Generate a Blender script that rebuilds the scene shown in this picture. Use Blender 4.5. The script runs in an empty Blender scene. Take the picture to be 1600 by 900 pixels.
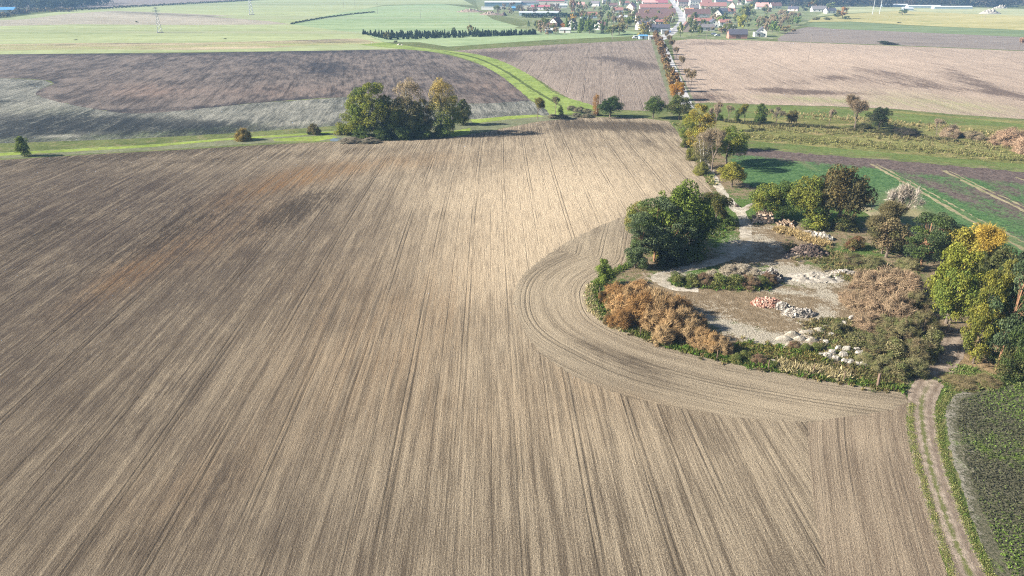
import bpy, math, random
import numpy as np
from mathutils import Vector, Matrix
from mathutils.geometry import delaunay_2d_cdt
R = math.radians
sc = bpy.context.scene
col = sc.collection
rng = np.random.default_rng(7)
random.seed(7)

# ---------------------------------------------------------------- camera
CAM_H = 42.0
HAZE = 0.00020
FPX = 1100.0                      # focal length in pixels of the 1600 px wide photograph
PITCH = math.atan2(490.0, FPX)    # downward tilt
cam_d = bpy.data.cameras.new("camera")
cam_d.sensor_width = 36.0
cam_d.lens = FPX / 1600.0 * 36.0
cam_d.clip_start = 0.5
cam_d.clip_end = 20000.0
cam = bpy.data.objects.new("camera", cam_d)
cam.location = (0, 0, CAM_H)
cam.rotation_euler = (R(90) - PITCH, 0, 0)
col.objects.link(cam)
sc.camera = cam

# ---------------------------------------------------------------- light
SUN_EL = R(29.0)
SHADOW = Vector((1.0, 0.10, 0)).normalized()       # direction in which shadows fall
world = bpy.data.worlds.new("World")
sc.world = world
world.use_nodes = True
wn = world.node_tree
bg = wn.nodes["Background"]
sky = wn.nodes.new("ShaderNodeTexSky")
sky.sky_type = 'NISHITA'
sky.sun_disc = False
sky.sun_elevation = SUN_EL
sky.sun_rotation = math.atan2(-SHADOW.x, -SHADOW.y)
wn.links.new(sky.outputs[0], bg.inputs[0])
bg.inputs[1].default_value = 0.05
sun_d = bpy.data.lights.new("sun", 'SUN')
sun_d.energy = 5.0
sun_d.angle = R(0.5)
sun_d.color = (1.0, 0.92, 0.80)
sun = bpy.data.objects.new("sun", sun_d)
dl = Vector((SHADOW.x * math.cos(SUN_EL), SHADOW.y * math.cos(SUN_EL), -math.sin(SUN_EL)))
sun.rotation_euler = dl.to_track_quat('-Z', 'Y').to_euler()
sun.location = (-100, 50, 120)
col.objects.link(sun)
sc.view_settings.view_transform = 'Standard'
sc.view_settings.look = 'None'
sc.view_settings.gamma = 1.0
sc.view_settings.exposure = 1.55
sc.cycles.use_denoising = False
sc.cycles.filter_width = 1.15
sc.cycles.sample_clamp_indirect = 4.0
sc.cycles.volume_bounces = 0
sc.cycles.max_bounces = 5
sc.cycles.diffuse_bounces = 2
sc.cycles.glossy_bounces = 2
sc.cycles.transmission_bounces = 2

# ---------------------------------------------------------------- geometry of the view
cp, sp = math.cos(PITCH), math.sin(PITCH)
def P(px, py, z=0.0):
    """point of the height z seen at the photograph's pixel px, py"""
    a = (px - 800.0) / FPX
    b = (450.0 - py) / FPX
    dx, dy, dz = a, cp + b * sp, -sp + b * cp
    t = (z - CAM_H) / dz
    return (dx * t, dy * t, z)
def proj(x, y, z=0.0):
    """world -> photograph pixel (numpy friendly)"""
    zz = z - CAM_H
    depth = y * cp - zz * sp
    up = y * sp + zz * cp
    return 800.0 + FPX * x / depth, 450.0 - FPX * up / depth
def scale_at(py):
    x, y, z = P(800, py)
    return FPX / (y * cp + CAM_H * sp)          # pixels per metre
def height_for(py_base, py_top):
    x, y, z = P(800, py_base)
    lo, hi = 0.0, 41.0
    for _ in range(40):
        m = (lo + hi) / 2
        if proj(0, y, m)[1] > py_top: lo = m
        else: hi = m
    return lo

# ---------------------------------------------------------------- object helpers
def link(name, me, mat=None, parent=None):
    o = bpy.data.objects.new(name, me)
    col.objects.link(o)
    if mat is not None and me is not None and len(me.materials) == 0:
        me.materials.append(mat)
    if parent is not None: o.parent = parent
    return o
def tag(o, label=None, cat=None, group=None, kind=None):
    if label: o["label"] = label
    if cat: o["category"] = cat
    if group: o["group"] = group
    if kind: o["kind"] = kind
    return o
def empty(name, loc, rz=0.0, s=(1, 1, 1)):
    o = bpy.data.objects.new(name, None)
    o.empty_display_size = 0.3
    o.location = loc; o.rotation_euler = (0, 0, rz); o.scale = s
    col.objects.link(o)
    return o
def mesh_np(name, V, F, mat=None, smooth=False, attrs=None):
    """V (n,3), F list/array of quads or tris (same size) ; attrs {name: per-vertex float or 3-vector}"""
    me = bpy.data.meshes.new(name)
    V = np.asarray(V, dtype=np.float32); F = np.asarray(F, dtype=np.int32)
    k = F.shape[1]
    me.vertices.add(len(V)); me.vertices.foreach_set("co", V.ravel())
    me.loops.add(F.size); me.loops.foreach_set("vertex_index", F.ravel())
    me.polygons.add(len(F))
    me.polygons.foreach_set("loop_start", np.arange(len(F), dtype=np.int32) * k)
    me.polygons.foreach_set("loop_total", np.full(len(F), k, dtype=np.int32))
    if smooth: me.polygons.foreach_set("use_smooth", np.ones(len(F), dtype=bool))
    me.update(calc_edges=True)
    for n, a in (attrs or {}).items():
        a = np.asarray(a, dtype=np.float32)
        if a.ndim == 1:
            at = me.attributes.new(n, 'FLOAT', 'POINT'); at.data.foreach_set("value", a)
        else:
            at = me.attributes.new(n, 'FLOAT_VECTOR', 'POINT'); at.data.foreach_set("vector", a.ravel())
    if mat: me.materials.append(mat)
    return me
class MB:
    """collects boxes, prisms and tubes as one mesh"""
    def __init__(s): s.v = []; s.f = []
    def add(s, vs, fs):
        n = len(s.v); s.v += [tuple(v) for v in vs]; s.f += [tuple(i + n for i in f) for f in fs]
    def box(s, x0, x1, y0, y1, z0, z1):
        s.add([(x0,y0,z0),(x1,y0,z0),(x1,y1,z0),(x0,y1,z0),(x0,y0,z1),(x1,y0,z1),(x1,y1,z1),(x0,y1,z1)],
              [(3,2,1,0),(4,5,6,7),(0,1,5,4),(1,2,6,5),(2,3,7,6),(3,0,4,7)])
    def tube(s, pts, rads, n=6, cap=True):
        base = len(s.v); pts = [Vector(p) for p in pts]
        for i, p in enumerate(pts):
            d = (pts[min(i+1, len(pts)-1)] - pts[max(i-1, 0)]).normalized()
            a = d.orthogonal().normalized(); b = d.cross(a)
            for k in range(n):
                t = 2*math.pi*k/n
                s.v.append(tuple(p + (a*math.cos(t) + b*math.sin(t))*rads[i]))
        for i in range(len(pts)-1):
            for k in range(n):
                s.f.append((base+i*n+k, base+i*n+(k+1)%n, base+(i+1)*n+(k+1)%n, base+(i+1)*n+k))
        if cap:
            s.f.append(tuple(base+k for k in range(n))[::-1])
            s.f.append(tuple(base+(len(pts)-1)*n+k for k in range(n)))
    def mesh(s, name, mat=None, smooth=False):
        me = bpy.data.meshes.new(name)
        me.from_pydata(s.v, [], s.f); me.update()
        if smooth: me.polygons.foreach_set("use_smooth", [True]*len(me.polygons))
        if mat: me.materials.append(mat)
        return me
    def build(s, name, mat=None, parent=None, smooth=False):
        return link(name, s.mesh(name, mat, smooth), None, parent)
ORD = ["first","second","third","fourth","fifth","sixth","seventh","eighth","ninth","tenth","eleventh","twelfth",
       "thirteenth","fourteenth","fifteenth","sixteenth","seventeenth","eighteenth","nineteenth","twentieth"]
def ordn(i):
    if i < 20: return ORD[i]
    n = i + 1
    suf = "th" if 10 <= n % 100 <= 20 else {1:"st",2:"nd",3:"rd"}.get(n % 10, "th")
    return f"{n}{suf}"

# ---------------------------------------------------------------- node helpers
class NT:
    def __init__(s, name, rough=1.0, spec=0.0):
        s.m = bpy.data.materials.new(name); s.m.use_nodes = True
        s.t = s.m.node_tree; s.b = s.t.nodes["Principled BSDF"]
        s.b.inputs["Roughness"].default_value = rough
        s.b.inputs["Specular IOR Level"].default_value = spec
    def n(s, kind, **kw):
        nd = s.t.nodes.new("ShaderNode" + kind)
        for k, v in kw.items(): setattr(nd, k, v)
        return nd
    def set(s, sock, v):
        if hasattr(v, "links") or isinstance(v, bpy.types.NodeSocket): s.t.links.new(v, sock)
        elif isinstance(v, (tuple, list)) and len(v) == 3 and sock.type == 'RGBA': sock.default_value = (*v, 1)
        else: sock.default_value = v
    def attr(s, name, out="Fac"):
        a = s.n("Attribute"); a.attribute_name = name; return a.outputs[out]
    def pos(s): return s.n("NewGeometry").outputs["Position"]
    def vmul(s, v, k):
        m = s.n("VectorMath", operation='MULTIPLY'); s.set(m.inputs[0], v); m.inputs[1].default_value = k; return m.outputs[0]
    def noise(s, vec, scale=1.0, detail=3.0, rough=0.55, dist=0.0):
        nn = s.n("TexNoise"); s.set(nn.inputs["Vector"], vec); nn.inputs["Scale"].default_value = scale
        nn.inputs["Detail"].default_value = detail; nn.inputs["Roughness"].default_value = rough
        nn.inputs["Distortion"].default_value = dist; return nn.outputs["Fac"]
    def ramp(s, fac, lo, hi, a=0.0, b=1.0):
        m = s.n("MapRange"); m.clamp = True; m.interpolation_type = 'SMOOTHSTEP'
        s.set(m.inputs[0], fac); m.inputs[1].default_value = lo; m.inputs[2].default_value = hi
        s.set(m.inputs[3], a); s.set(m.inputs[4], b); return m.outputs[0]
    def math(s, op, a, b=0.0, c=None):
        m = s.n("Math", operation=op); s.set(m.inputs[0], a); s.set(m.inputs[1], b)
        if c is not None: s.set(m.inputs[2], c)
        return m.outputs[0]
    def mix(s, fac, a, b, mode='MIX'):
        m = s.n("Mix", data_type='RGBA', blend_type=mode); s.set(m.inputs[0], fac); s.set(m.inputs[6], a); s.set(m.inputs[7], b)
        return m.outputs[2]
    def color(s, c): s.set(s.b.inputs["Base Color"], c); return s
    def bump(s, h, strength=0.5, dist=0.1):
        b = s.n("Bump"); b.inputs["Strength"].default_value = strength; b.inputs["Distance"].default_value = dist
        s.t.links.new(h, b.inputs["Height"]); s.t.links.new(b.outputs[0], s.b.inputs["Normal"]); return s
def flat_mat(name, c, rough=0.8, var=0.18, scale=1.5, spec=0.2):
    t = NT(name, rough, spec)
    nz = t.noise(t.pos(), scale, 4)
    c = np.array(c)
    t.color(t.mix(nz, tuple(c*(1-var)), tuple(np.minimum(c*(1+var), 1))))
    return t.m

# ---------------------------------------------------------------- sheets of land
def smooth_line(pts, n=6, closed=False):
    """Catmull-Rom through the points"""
    pts = [np.array(p, float) for p in pts]; out = []
    m = len(pts); rg = range(m if closed else m-1)
    for i in rg:
        p0 = pts[(i-1) % m] if closed or i > 0 else pts[i]; p1 = pts[i]; p2 = pts[(i+1) % m]
        p3 = pts[(i+2) % m] if closed or i+2 < m else p2
        for k in range(n):
            t = k/n
            out.append(0.5*((2*p1)+(-p0+p2)*t+(2*p0-5*p1+4*p2-p3)*t*t+(-p0+3*p1-3*p2+p3)*t**3))
    if not closed: out.append(pts[-1])
    return np.array(out)
def G(pts):   # photo pixels -> ground xy
    return np.array([P(x, y)[:2] for x, y in pts])
def densify(poly, step_px=9):
    out = []
    n = len(poly)
    for i in range(n):
        a, b = poly[i], poly[(i+1) % n]
        L = np.hypot(*(b-a)); pm = (a+b)/2
        s = max(0.4, 0.006*np.hypot(*pm)); k = int(min(400, max(1, L/s)))
        for j in range(k): out.append(a+(b-a)*j/k)
    return np.array(out)
def inside(poly, X, Y):
    c = np.zeros(X.shape, bool); n = len(poly); j = n-1
    for i in range(n):
        xi, yi = poly[i]; xj, yj = poly[j]
        if yi != yj:
            c ^= ((yi > Y) != (yj > Y)) & (X < (xj-xi)*(Y-yi)/(yj-yi)+xi)
        j = i
    return c
def dist_line(line, X, Y):
    """distance to a polyline, and the arc length of the nearest point"""
    best = np.full(X.shape, 1e9); arc = np.zeros(X.shape); acc = 0.0
    for i in range(len(line)-1):
        a, b = line[i], line[i+1]; d = b-a; L = np.hypot(*d)
        if L < 1e-9: continue
        t = np.clip(((X-a[0])*d[0]+(Y-a[1])*d[1])/L**2, 0, 1)
        q = np.hypot(X-a[0]-t*d[0], Y-a[1]-t*d[1])
        m = q < best; best[m] = q[m]; arc[m] = (acc+t*L)[m]; acc += L
    return best, arc
def jag(poly, amp):
    out = []
    for p in poly:
        a = amp*(1+0.0*np.hypot(*p)); out.append(p+rng.normal(0, a, 2))
    return np.array(out)
def sheet(name, outline_px, z, mat, cell=None, attrs=None, jitter=0.0, world=None):
    poly = G(outline_px) if world is None else np.array(world, float)
    poly = densify(poly)
    if jitter: poly = jag(poly, jitter)
    pts = [Vector(p) for p in poly]; ne = len(pts)
    edges = [(i, (i+1) % ne) for i in range(ne)]
    if cell:
        x0, y0 = poly.min(0); x1, y1 = poly.max(0)
        X, Y = np.meshgrid(np.arange(x0, x1, cell), np.arange(y0, y1, cell))
        X = X.ravel()+rng.uniform(-.1, .1, X.size)*cell; Y = Y.ravel()+rng.uniform(-.1, .1, Y.size)*cell
        m = inside(poly, X, Y)
        pts += [Vector((a, b)) for a, b in zip(X[m], Y[m])]
    v, e, f, *_ = delaunay_2d_cdt(pts, edges, [], 1, 1e-4)
    V = np.array([(a[0], a[1], z) for a in v])
    F = np.array([t[::-1] if ((v[t[1]]-v[t[0]]).cross(v[t[2]]-v[t[0]])) < 0 else t for t in f if len(t) == 3])
    at = attrs(V[:, 0], V[:, 1]) if attrs else None
    o = link(name, mesh_np(name, V, F, mat, attrs=at))
    tag(o, kind="structure")
    return o
def blob(px, py, cx, cy, rx, ry, ang=0.0, p=2.0):
    a = R(ang); dx, dy = px-cx, py-cy
    u = (dx*math.cos(a)+dy*math.sin(a))/rx; v = (-dx*math.sin(a)+dy*math.cos(a))/ry
    return np.exp(-(u*u+v*v)**(p/2))

# ================================================================ MATERIALS OF THE LAND
def soil_mat(name, light, dark, wetc=(.06,.045,.035), warmc=(.30,.19,.10), tonec=(.070,.055,.047), tram=True, tram_w=5.9, clod=1.0, streak=1.0, wf=1.0, wsf=1.0, con=.30, lnk=1.3):
    t = NT(name, 1.0, 0.05)
    v = t.attr("row", "Vector"); p = t.pos()
    n0 = t.noise(t.vmul(v, (.42*wf, .012, 0)), 1, 3, .55)
    n1 = t.noise(t.vmul(v, (1.5*wf, .065, 0)), 1, 3, .6)
    n2 = t.noise(t.vmul(v, (6.0*wf, .16, 0)), 1, 3, .6)
    n3 = t.noise(t.vmul(v, (18.0*wf, .9, 0)), 1, 2, .5)
    cl = t.ramp(t.noise(p, 6.5, 4, .8), .28, .72)
    pat = t.noise(p, .05, 4, .6)
    f = t.math('ADD', t.math('MULTIPLY', n0, .6*streak), t.math('MULTIPLY', n1, 1.0*streak))
    f = t.math('ADD', f, t.math('MULTIPLY', n2, .8*streak))
    f = t.math('ADD', f, t.math('MULTIPLY', n3, .35*streak))
    f = t.math('ADD', f, t.math('MULTIPLY', cl, .55*clod))
    f = t.math('ADD', f, t.math('MULTIPLY', pat, .55))
    tot = streak*2.75+.55*clod+.55
    f = t.ramp(f, tot*.5-con-.03, tot*.5+con)
    c = t.mix(f, dark, light)
    c = t.mix(t.math('MULTIPLY', t.attr("warm"), t.ramp(n1, .25, .7)), c, warmc)
    wet = t.attr("wet")
    ln = t.noise(t.vmul(v, (3.4*wf, .010, 0)), 1, 4, .8)
    ln2 = t.noise(t.vmul(v, (1.1*wf, .006, 0)), 1, 3, .8)
    lines = t.math('ADD', t.ramp(ln, .53, .64), t.math('MULTIPLY', t.ramp(ln2, .58, .66), .8))
    lines = t.math('MULTIPLY', lines, t.ramp(t.noise(t.vmul(v, (.3, .05, 0)), 1, 3), .3, .6, .25, 1))
    c = t.mix(t.math('MULTIPLY', lines, .42*lnk), c, tuple(q*.55 for q in dark))
    hi = t.ramp(ln, .47, .36)
    c = t.mix(t.math('MULTIPLY', hi, .30*lnk), c, tuple(min(1, q*1.18) for q in light))
    iso = t.noise(p, .16, 5, .7)
    ns = t.noise(t.vmul(v, (1.0*wf, .05, 0)), 1, 6, .78)
    nt = t.noise(t.vmul(v, (4.4*wf, .55, 0)), 1, 5, .8)
    st = t.math('ADD', t.math('MULTIPLY', t.math('SUBTRACT', t.math('MULTIPLY', t.math('ADD', ns, nt), .5), .5), 4.2*wsf), t.math('ADD', t.math('MULTIPLY', t.math('SUBTRACT', iso, .5), .7), t.math('MULTIPLY', t.math('SUBTRACT', cl, .5), .5*clod)))
    wf_ = t.math('MULTIPLY', t.ramp(t.math('ADD', wet, t.math('MULTIPLY', st, t.ramp(wet, .02, .35))), .28, 1.0), .85)
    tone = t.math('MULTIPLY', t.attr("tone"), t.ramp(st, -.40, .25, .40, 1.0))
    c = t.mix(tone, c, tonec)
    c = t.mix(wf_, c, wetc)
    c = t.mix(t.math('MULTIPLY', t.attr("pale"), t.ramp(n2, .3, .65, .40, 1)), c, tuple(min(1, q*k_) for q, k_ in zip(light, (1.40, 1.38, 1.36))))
    h = t.math('ADD', t.math('MULTIPLY', n2, .6), t.math('ADD', t.math('MULTIPLY', cl, .65*clod), t.math('MULTIPLY', n3, .7)))
    if tram:
        sx = t.n("SeparateXYZ"); t.t.links.new(v, sx.inputs[0])
        wob = t.math('MULTIPLY', t.noise(t.vmul(v, (.02, .03, 0)), 1, 2), .5)
        uu = t.math('ADD', sx.outputs[0], wob)
        d = None
        for off, w in ((0.0, .13), (.62, .10), (2.95, .07)):
            fr = t.math('FRACT', t.math('DIVIDE', t.math('ADD', uu, off), tram_w))
            dd = t.math('ABSOLUTE', t.math('SUBTRACT', fr, .5))
            g = t.ramp(dd, w/tram_w*.35, w/tram_w*1.5, 1, 0)
            g = t.math('MULTIPLY', g, .8 if off < 1 else .5)
            d = g if d is None else t.math('MAXIMUM', d, g)
        d = t.math('MULTIPLY', d, t.ramp(t.noise(t.vmul(v, (.25, .03, 0)), 1, 3), .35, .6))
        c = t.mix(t.math('MULTIPLY', d, .55), c, tuple(q*.35 for q in dark))
        h = t.math('SUBTRACT', h, t.math('MULTIPLY', d, .8))
    t.color(c); t.bump(h, .95, .30)
    return t.m
def grass_mat(name, a, b, c3=None, s=1.0, stripes=None, rough_b=.5):
    t = NT(name, 1.0, 0.0)
    p = t.pos()
    pp = p if not stripes else t.vmul(p, stripes)
    n1 = t.noise(pp, .06*s, 4, .6); n2 = t.noise(pp, .9*s, 5, .7); n3 = t.noise(p, 6*s, 3, .7)
    nl = t.noise(p, .5*s, 6, .85)
    f = t.math('ADD', t.math('ADD', t.math('MULTIPLY', n1, .5), t.math('MULTIPLY', n2, .6)), t.math('ADD', t.math('MULTIPLY', n3, .4), t.math('MULTIPLY', nl, .6)))
    c = t.mix(t.ramp(f, .84, 1.26), tuple(q*.82 for q in a), tuple(min(1, q*1.08) for q in b))
    if c3: c = t.mix(t.ramp(t.noise(pp, .22*s, 5, .7), .5, .68), c, c3)
    t.color(c); t.bump(t.math('ADD', n2, n3), rough_b, .25)
    return t.m

soil_main = soil_mat("field_soil", (.435,.362,.262), (.150,.120,.087), wetc=(.05,.04,.032), warmc=(.30,.165,.065))
soil_head = soil_mat("headland_soil", (.44,.37,.27), (.22,.18,.13), wetc=(.06,.047,.037), tram_w=3.6, streak=.8, clod=1.1, wf=.8, lnk=.9)
soil_wedge = soil_mat("track_side_soil", (.41,.335,.245), (.20,.155,.113), wetc=(.07,.055,.045), tram_w=4.4, streak=.85, clod=1.1)
soil_far = soil_mat("far_soil", (.165,.137,.12), (.05,.044,.043), wetc=(.03,.03,.035), warmc=(.27,.18,.14), tram=False, clod=.3, wf=.17, con=.26)
soil_mid = soil_mat("mid_soil", (.26,.215,.18), (.16,.13,.11), wetc=(.08,.065,.06), tram=True, tram_w=7.0, clod=.4, wf=.5, con=.30)
soil_east = soil_mat("east_soil", (.37,.295,.235), (.26,.205,.165), wetc=(.09,.065,.055), warmc=(.22,.25,.10), tram=False, clod=.4, wf=.3, con=.3)
stubble = soil_mat("stubble_soil", (.34,.335,.29), (.065,.072,.066), wetc=(.018,.024,.032), warmc=(.10,.14,.06), tram=False, clod=1.6, streak=1.0, wf=.22, con=.22, wsf=1.3)
soil_purple = soil_mat("strip_soil", (.22,.19,.165), (.165,.14,.125), wetc=(.13,.10,.10), tram=False, clod=.3, wf=.15)

# --- base: everything that is not a field is meadow
base_mat = grass_mat("meadow_base", (.07,.095,.035), (.14,.16,.065), (.18,.165,.09))
g = 9000.0
def annulus():
    # one sheet, dense near the camera, reaching the horizon
    xs = np.concatenate([-np.geomspace(9000, 60, 26), np.linspace(-50, 50, 11), np.geomspace(60, 9000, 26)])
    ys = np.concatenate([[-9000, -3000, -800, -200], np.linspace(-60, 400, 40), np.geomspace(420, 9000, 26)])
    X, Y = np.meshgrid(xs, ys); V = np.stack([X.ravel(), Y.ravel(), np.zeros(X.size)], 1)
    nx, ny = len(xs), len(ys); i = np.arange(nx-1)[None, :]+np.arange(ny-1)[:, None]*nx
    F = np.stack([i, i+1, i+nx+1, i+nx], -1).reshape(-1, 4)
    return V, F
V, F = annulus()
tag(link("ground", mesh_np("ground", V, F, base_mat)), kind="structure")

# --- main field ---------------------------------------------------
VPX = 764.0
KROW = None
_a = (VPX-800)/FPX; KROW = _a/ (cp + (490/FPX)*sp)     # x per y along the furrows
island_edge_px = [(1010,322),(992,345),(984,380),(978,412),(945,428),(922,445),(919,468),(934,496),(975,518),(1030,540),(1090,556),(1150,570),(1210,581),(1270,592),(1330,601),(1385,609),(1412,614)]
track_west_px = [(1412,614),(1420,628),(1416,650),(1420,690),(1432,740),(1447,790),(1462,840),(1478,890),(1500,960),(1540,1080)]
head_outer_px = [(1006,322),(985,334),(940,352),(893,374),(850,402),(822,423),(806,446),(803,470),(810,500),(828,535),(855,560),(890,585),(935,605),(1000,625),(1070,640),(1150,652),(1215,657),(1262,660),(1330,652),(1395,640)]
def main_attrs(X, Y):
    px, py = proj(X, Y)
    # furrows run straight, but swing to the right in the far left part
    bend = np.clip((-X-20)/120, 0, 1.2)*np.clip(Y-120, 0, None)**1.6*.0016
    bend2 = np.clip(Y-95, 0, None)**2*.0003*np.clip((-X+20)/90, 0, 1)
    u = X-KROW*Y-bend-bend2
    row = np.stack([u, Y, 0*u], 1)
    wet = np.zeros(X.shape)
    for b in [(300,335,95,34,-25,.45),(230,385,120,20,-25,.42),(480,318,80,26,-20,.6),(430,345,80,22,-28,.5),(760,300,60,8,0,.2),(20,330,90,60,0,.35),(60,430,150,50,-20,.35),
              (60,370,130,14,-27,.5),(350,250,350,9,-4,.55),(150,246,220,9,-4,.8),(430,222,160,9,-4,.7),(690,266,60,16,10,.35),(670,288,35,9,0,.35),
              (620,340,50,20,0,.3),(1012,222,18,6,10,.8),(1015,240,30,16,20,.25),(930,193,140,7,3,.6),(1020,200,60,10,10,.4),(800,207,160,9,-3,.6),(960,200,120,8,3,.45),
              (350,760,190,60,-35,.28),(230,640,160,70,-35,.35),(120,560,160,60,-35,.3),(700,240,200,10,-6,.3),(560,470,40,90,25,.22),(620,620,40,60,15,.2),
              (950,700,120,60,10,.15),(430,860,60,60,0,.28),(860,700,180,90,0,.12),(150,850,160,60,0,.3),(640,380,40,30,0,.3)]:
        wet += b[5]*blob(px, py, *b[:5])
    warm = np.zeros(X.shape)
    for b in [(480,276,70,12,-10,1.0),(400,298,90,15,-18,.8),(250,400,140,22,-28,.6),(190,440,90,20,-30,.5),(620,255,90,12,-6,.45),(360,370,110,26,-28,.35),(700,470,120,60,-50,.3),(860,340,120,90,0,.22),
              (540,520,150,120,-40,.25),(960,560,120,60,0,.2),(800,640,300,80,0,.15),(300,760,140,60,-30,.25)]:
        warm += b[5]*blob(px, py, *b[:5])
    pale = np.zeros(X.shape)  # bright centre and right: sheen of the sunlight, painted into the soil colour
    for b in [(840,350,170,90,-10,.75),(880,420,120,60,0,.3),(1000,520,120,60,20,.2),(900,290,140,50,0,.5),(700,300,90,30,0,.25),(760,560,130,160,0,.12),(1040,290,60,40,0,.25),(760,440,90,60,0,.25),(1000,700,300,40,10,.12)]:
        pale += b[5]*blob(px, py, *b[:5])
    tone = .85*blob(px, py, -60, 470, 380, 250)+.45*blob(px, py, 40, 850, 340, 200)+.60*blob(px, py, 200, 300, 330, 75)+.2*blob(px,py,600,880,300,120)+.35*blob(px, py, 400, 780, 190, 160)+.35*blob(px, py, 400, 400, 200, 90)+.2*blob(px, py, 600, 400, 120, 100)+.25*blob(px,py,300,480,260,200)  # broad darkening, mostly left: moist soil plus lens vignette painted into the colour
    return dict(row=row, wet=np.clip(wet, 0, 1), warm=np.clip(warm, 0, 1), pale=np.clip(pale, 0, 1), tone=np.clip(tone, 0, 1))
def pxline(pts, n=5, closed=False): return [tuple(p) for p in smooth_line(pts, n, closed)]
main_px = [(-420,276),(-150,258),(0,250),(150,241),(300,233),(420,226),(530,221),(640,219),(700,214),(760,206),(840,190),(900,184),(960,183),(1010,185),(1045,190),(1058,205),(1075,235),(1095,268),(1113,300),(1118,312)]
main_outline = main_px + island_edge_px + track_west_px[1:] + [(1500,1150),(-700,1150),(-1100,700)]
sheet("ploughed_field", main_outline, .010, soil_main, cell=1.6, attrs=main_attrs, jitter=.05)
# headland driven round the island
isl_line = G(smooth_line(island_edge_px, 4))
def head_attrs(X, Y):
    px, py = proj(X, Y)
    d, s = dist_line(isl_line, X, Y)
    wet = .75*blob(px, py, 1000, 575, 95, 16, 24)+.4*blob(px, py, 915, 540, 40, 10, 30)+.5*blob(px, py, 880, 400, 90, 16, -33)+.25*blob(px, py, 860, 480, 30, 60, 10)+.3*blob(px,py,1060,640,90,8,10)
    return dict(row=np.stack([d+.3*np.sin(s*.08), s, 0*d], 1), wet=wet, warm=.3*blob(px, py, 960, 620, 120, 20, 12), pale=.4*blob(px, py, 900, 470, 110, 70)+.3*blob(px, py, 1250, 630, 160, 25))
head_outline = island_edge_px + [(1418,628),(1412,640)] + head_outer_px[::-1]
sheet("headland", head_outline, .014, soil_head, cell=.8, attrs=head_attrs, jitter=.16)
# wedge worked along the track
tw_line = G(smooth_line(track_west_px, 4))
def wedge_attrs(X, Y):
    px, py = proj(X, Y); d, s = dist_line(tw_line, X, Y)
    return dict(row=np.stack([d, s, 0*d], 1), wet=.35*blob(px, py, 1400, 700, 14, 80, -15)+.2*blob(px, py, 1300, 800, 30, 90), warm=0*d, pale=.25*blob(px, py, 1330, 680, 60, 20))
sheet("track_side_field", [(1262,661),(1300,654),(1350,648),(1395,640)]+[(x-1, y) for x, y in track_west_px[1:]]+[(1345,1150),(1318,1000),(1291,900),(1273,800),(1264,720)], .018, soil_wedge, cell=1.0, attrs=wedge_attrs, jitter=.03)

# --- fields beyond ------------------------------------------------
def simple_attrs(dirpx, wets=(), warms=(), pales=()):
    (ax, ay), (bx, by) = [P(*q)[:2] for q in dirpx]
    d = np.array([bx-ax, by-ay]); d /= np.hypot(*d)
    def f(X, Y):
        px, py = proj(X, Y)
        u = X*d[1]-Y*d[0]; v = X*d[0]+Y*d[1]
        r = [np.zeros(X.shape) for _ in range(3)]
        for k, L in enumerate((wets, warms, pales)):
            for b in L: r[k] = r[k]+b[5]*blob(px, py, *b[:5])
        return dict(row=np.stack([u, v, 0*u], 1), wet=np.clip(r[0], 0, 1), warm=np.clip(r[1], 0, 1), pale=np.clip(r[2], 0, 1))
    return f
far_px = pxline([(-300,92),(0,85),(250,83),(450,80),(620,77),(655,78),(720,91),(770,110),(805,132),(828,157)], 4)
bott_far = pxline([(828,157),(740,162),(640,158),(540,152),(400,161),(330,168),(230,177),(170,174),(95,160),(57,149),(62,140),(84,130),(66,125),(0,122),(-300,119)], 4)
sheet("far_ploughed_field", far_px+bott_far[1:], .010, soil_far, cell=6, jitter=.25, attrs=simple_attrs(((200,150),(292,100)),
      wets=[(510,108,40,12,0,1.1),(425,95,60,6,0,.8),(150,85,400,3,0,.8),(450,80,260,3,0,.9),(680,110,70,10,8,.45),(720,125,60,8,8,.4),(200,172,160,4,-2,.9),(430,158,130,5,-6,.9),(70,130,22,7,0,.9),(60,142,10,10,0,.7),(660,150,160,10,0,.25),(100,108,160,20,0,.2),(770,150,60,6,5,.5),(800,158,40,3,0,.6)],
      warms=[(230,142,60,10,0,.5),(780,140,60,16,10,.3),(450,145,120,12,0,.25)]))
sheet("stubble_field", [(-300,119),(0,122),(66,125),(84,130),(62,140),(57,149),(95,160),(170,174),(230,177),(330,168),(400,161),(540,152),(640,158),(740,162),(828,157),(846,166),(880,172),(860,180),(740,186),(640,190),(520,197),(350,209),(200,217),(0,224),(-300,238)],
      .006, stubble, cell=4, jitter=.2, attrs=simple_attrs(((150,205),(245,160)),
      wets=[(0,195,90,20,-8,1.0),(130,195,110,17,0,1.0),(240,194,90,12,0,.8),(60,206,240,10,-3,.9),(340,198,90,8,0,.6),(10,158,40,2,3,1.2),(420,198,200,6,-5,.7),(700,182,200,6,-2,.5),(50,133,13,4,0,.9)],
      warms=[(300,206,150,5,-4,.9),(420,200,150,5,-4,.5),(80,215,120,5,-3,.8),(60,172,60,8,0,.3)],
      pales=[(60,165,90,12,-10,.45),(100,212,45,2.0,-3,1),(465,193,60,4,-4,.8),(300,180,60,10,0,.3),(450,172,110,14,0,.3),(20,142,50,8,0,.3),(790,172,60,9,0,.2)]))
strip_green = grass_mat("bright_grass", (.13,.185,.04), (.24,.30,.075), (.17,.19,.07), rough_b=.3)
green_dim = grass_mat("grey_grass", (.11,.125,.07), (.18,.19,.12), (.14,.135,.09))
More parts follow.
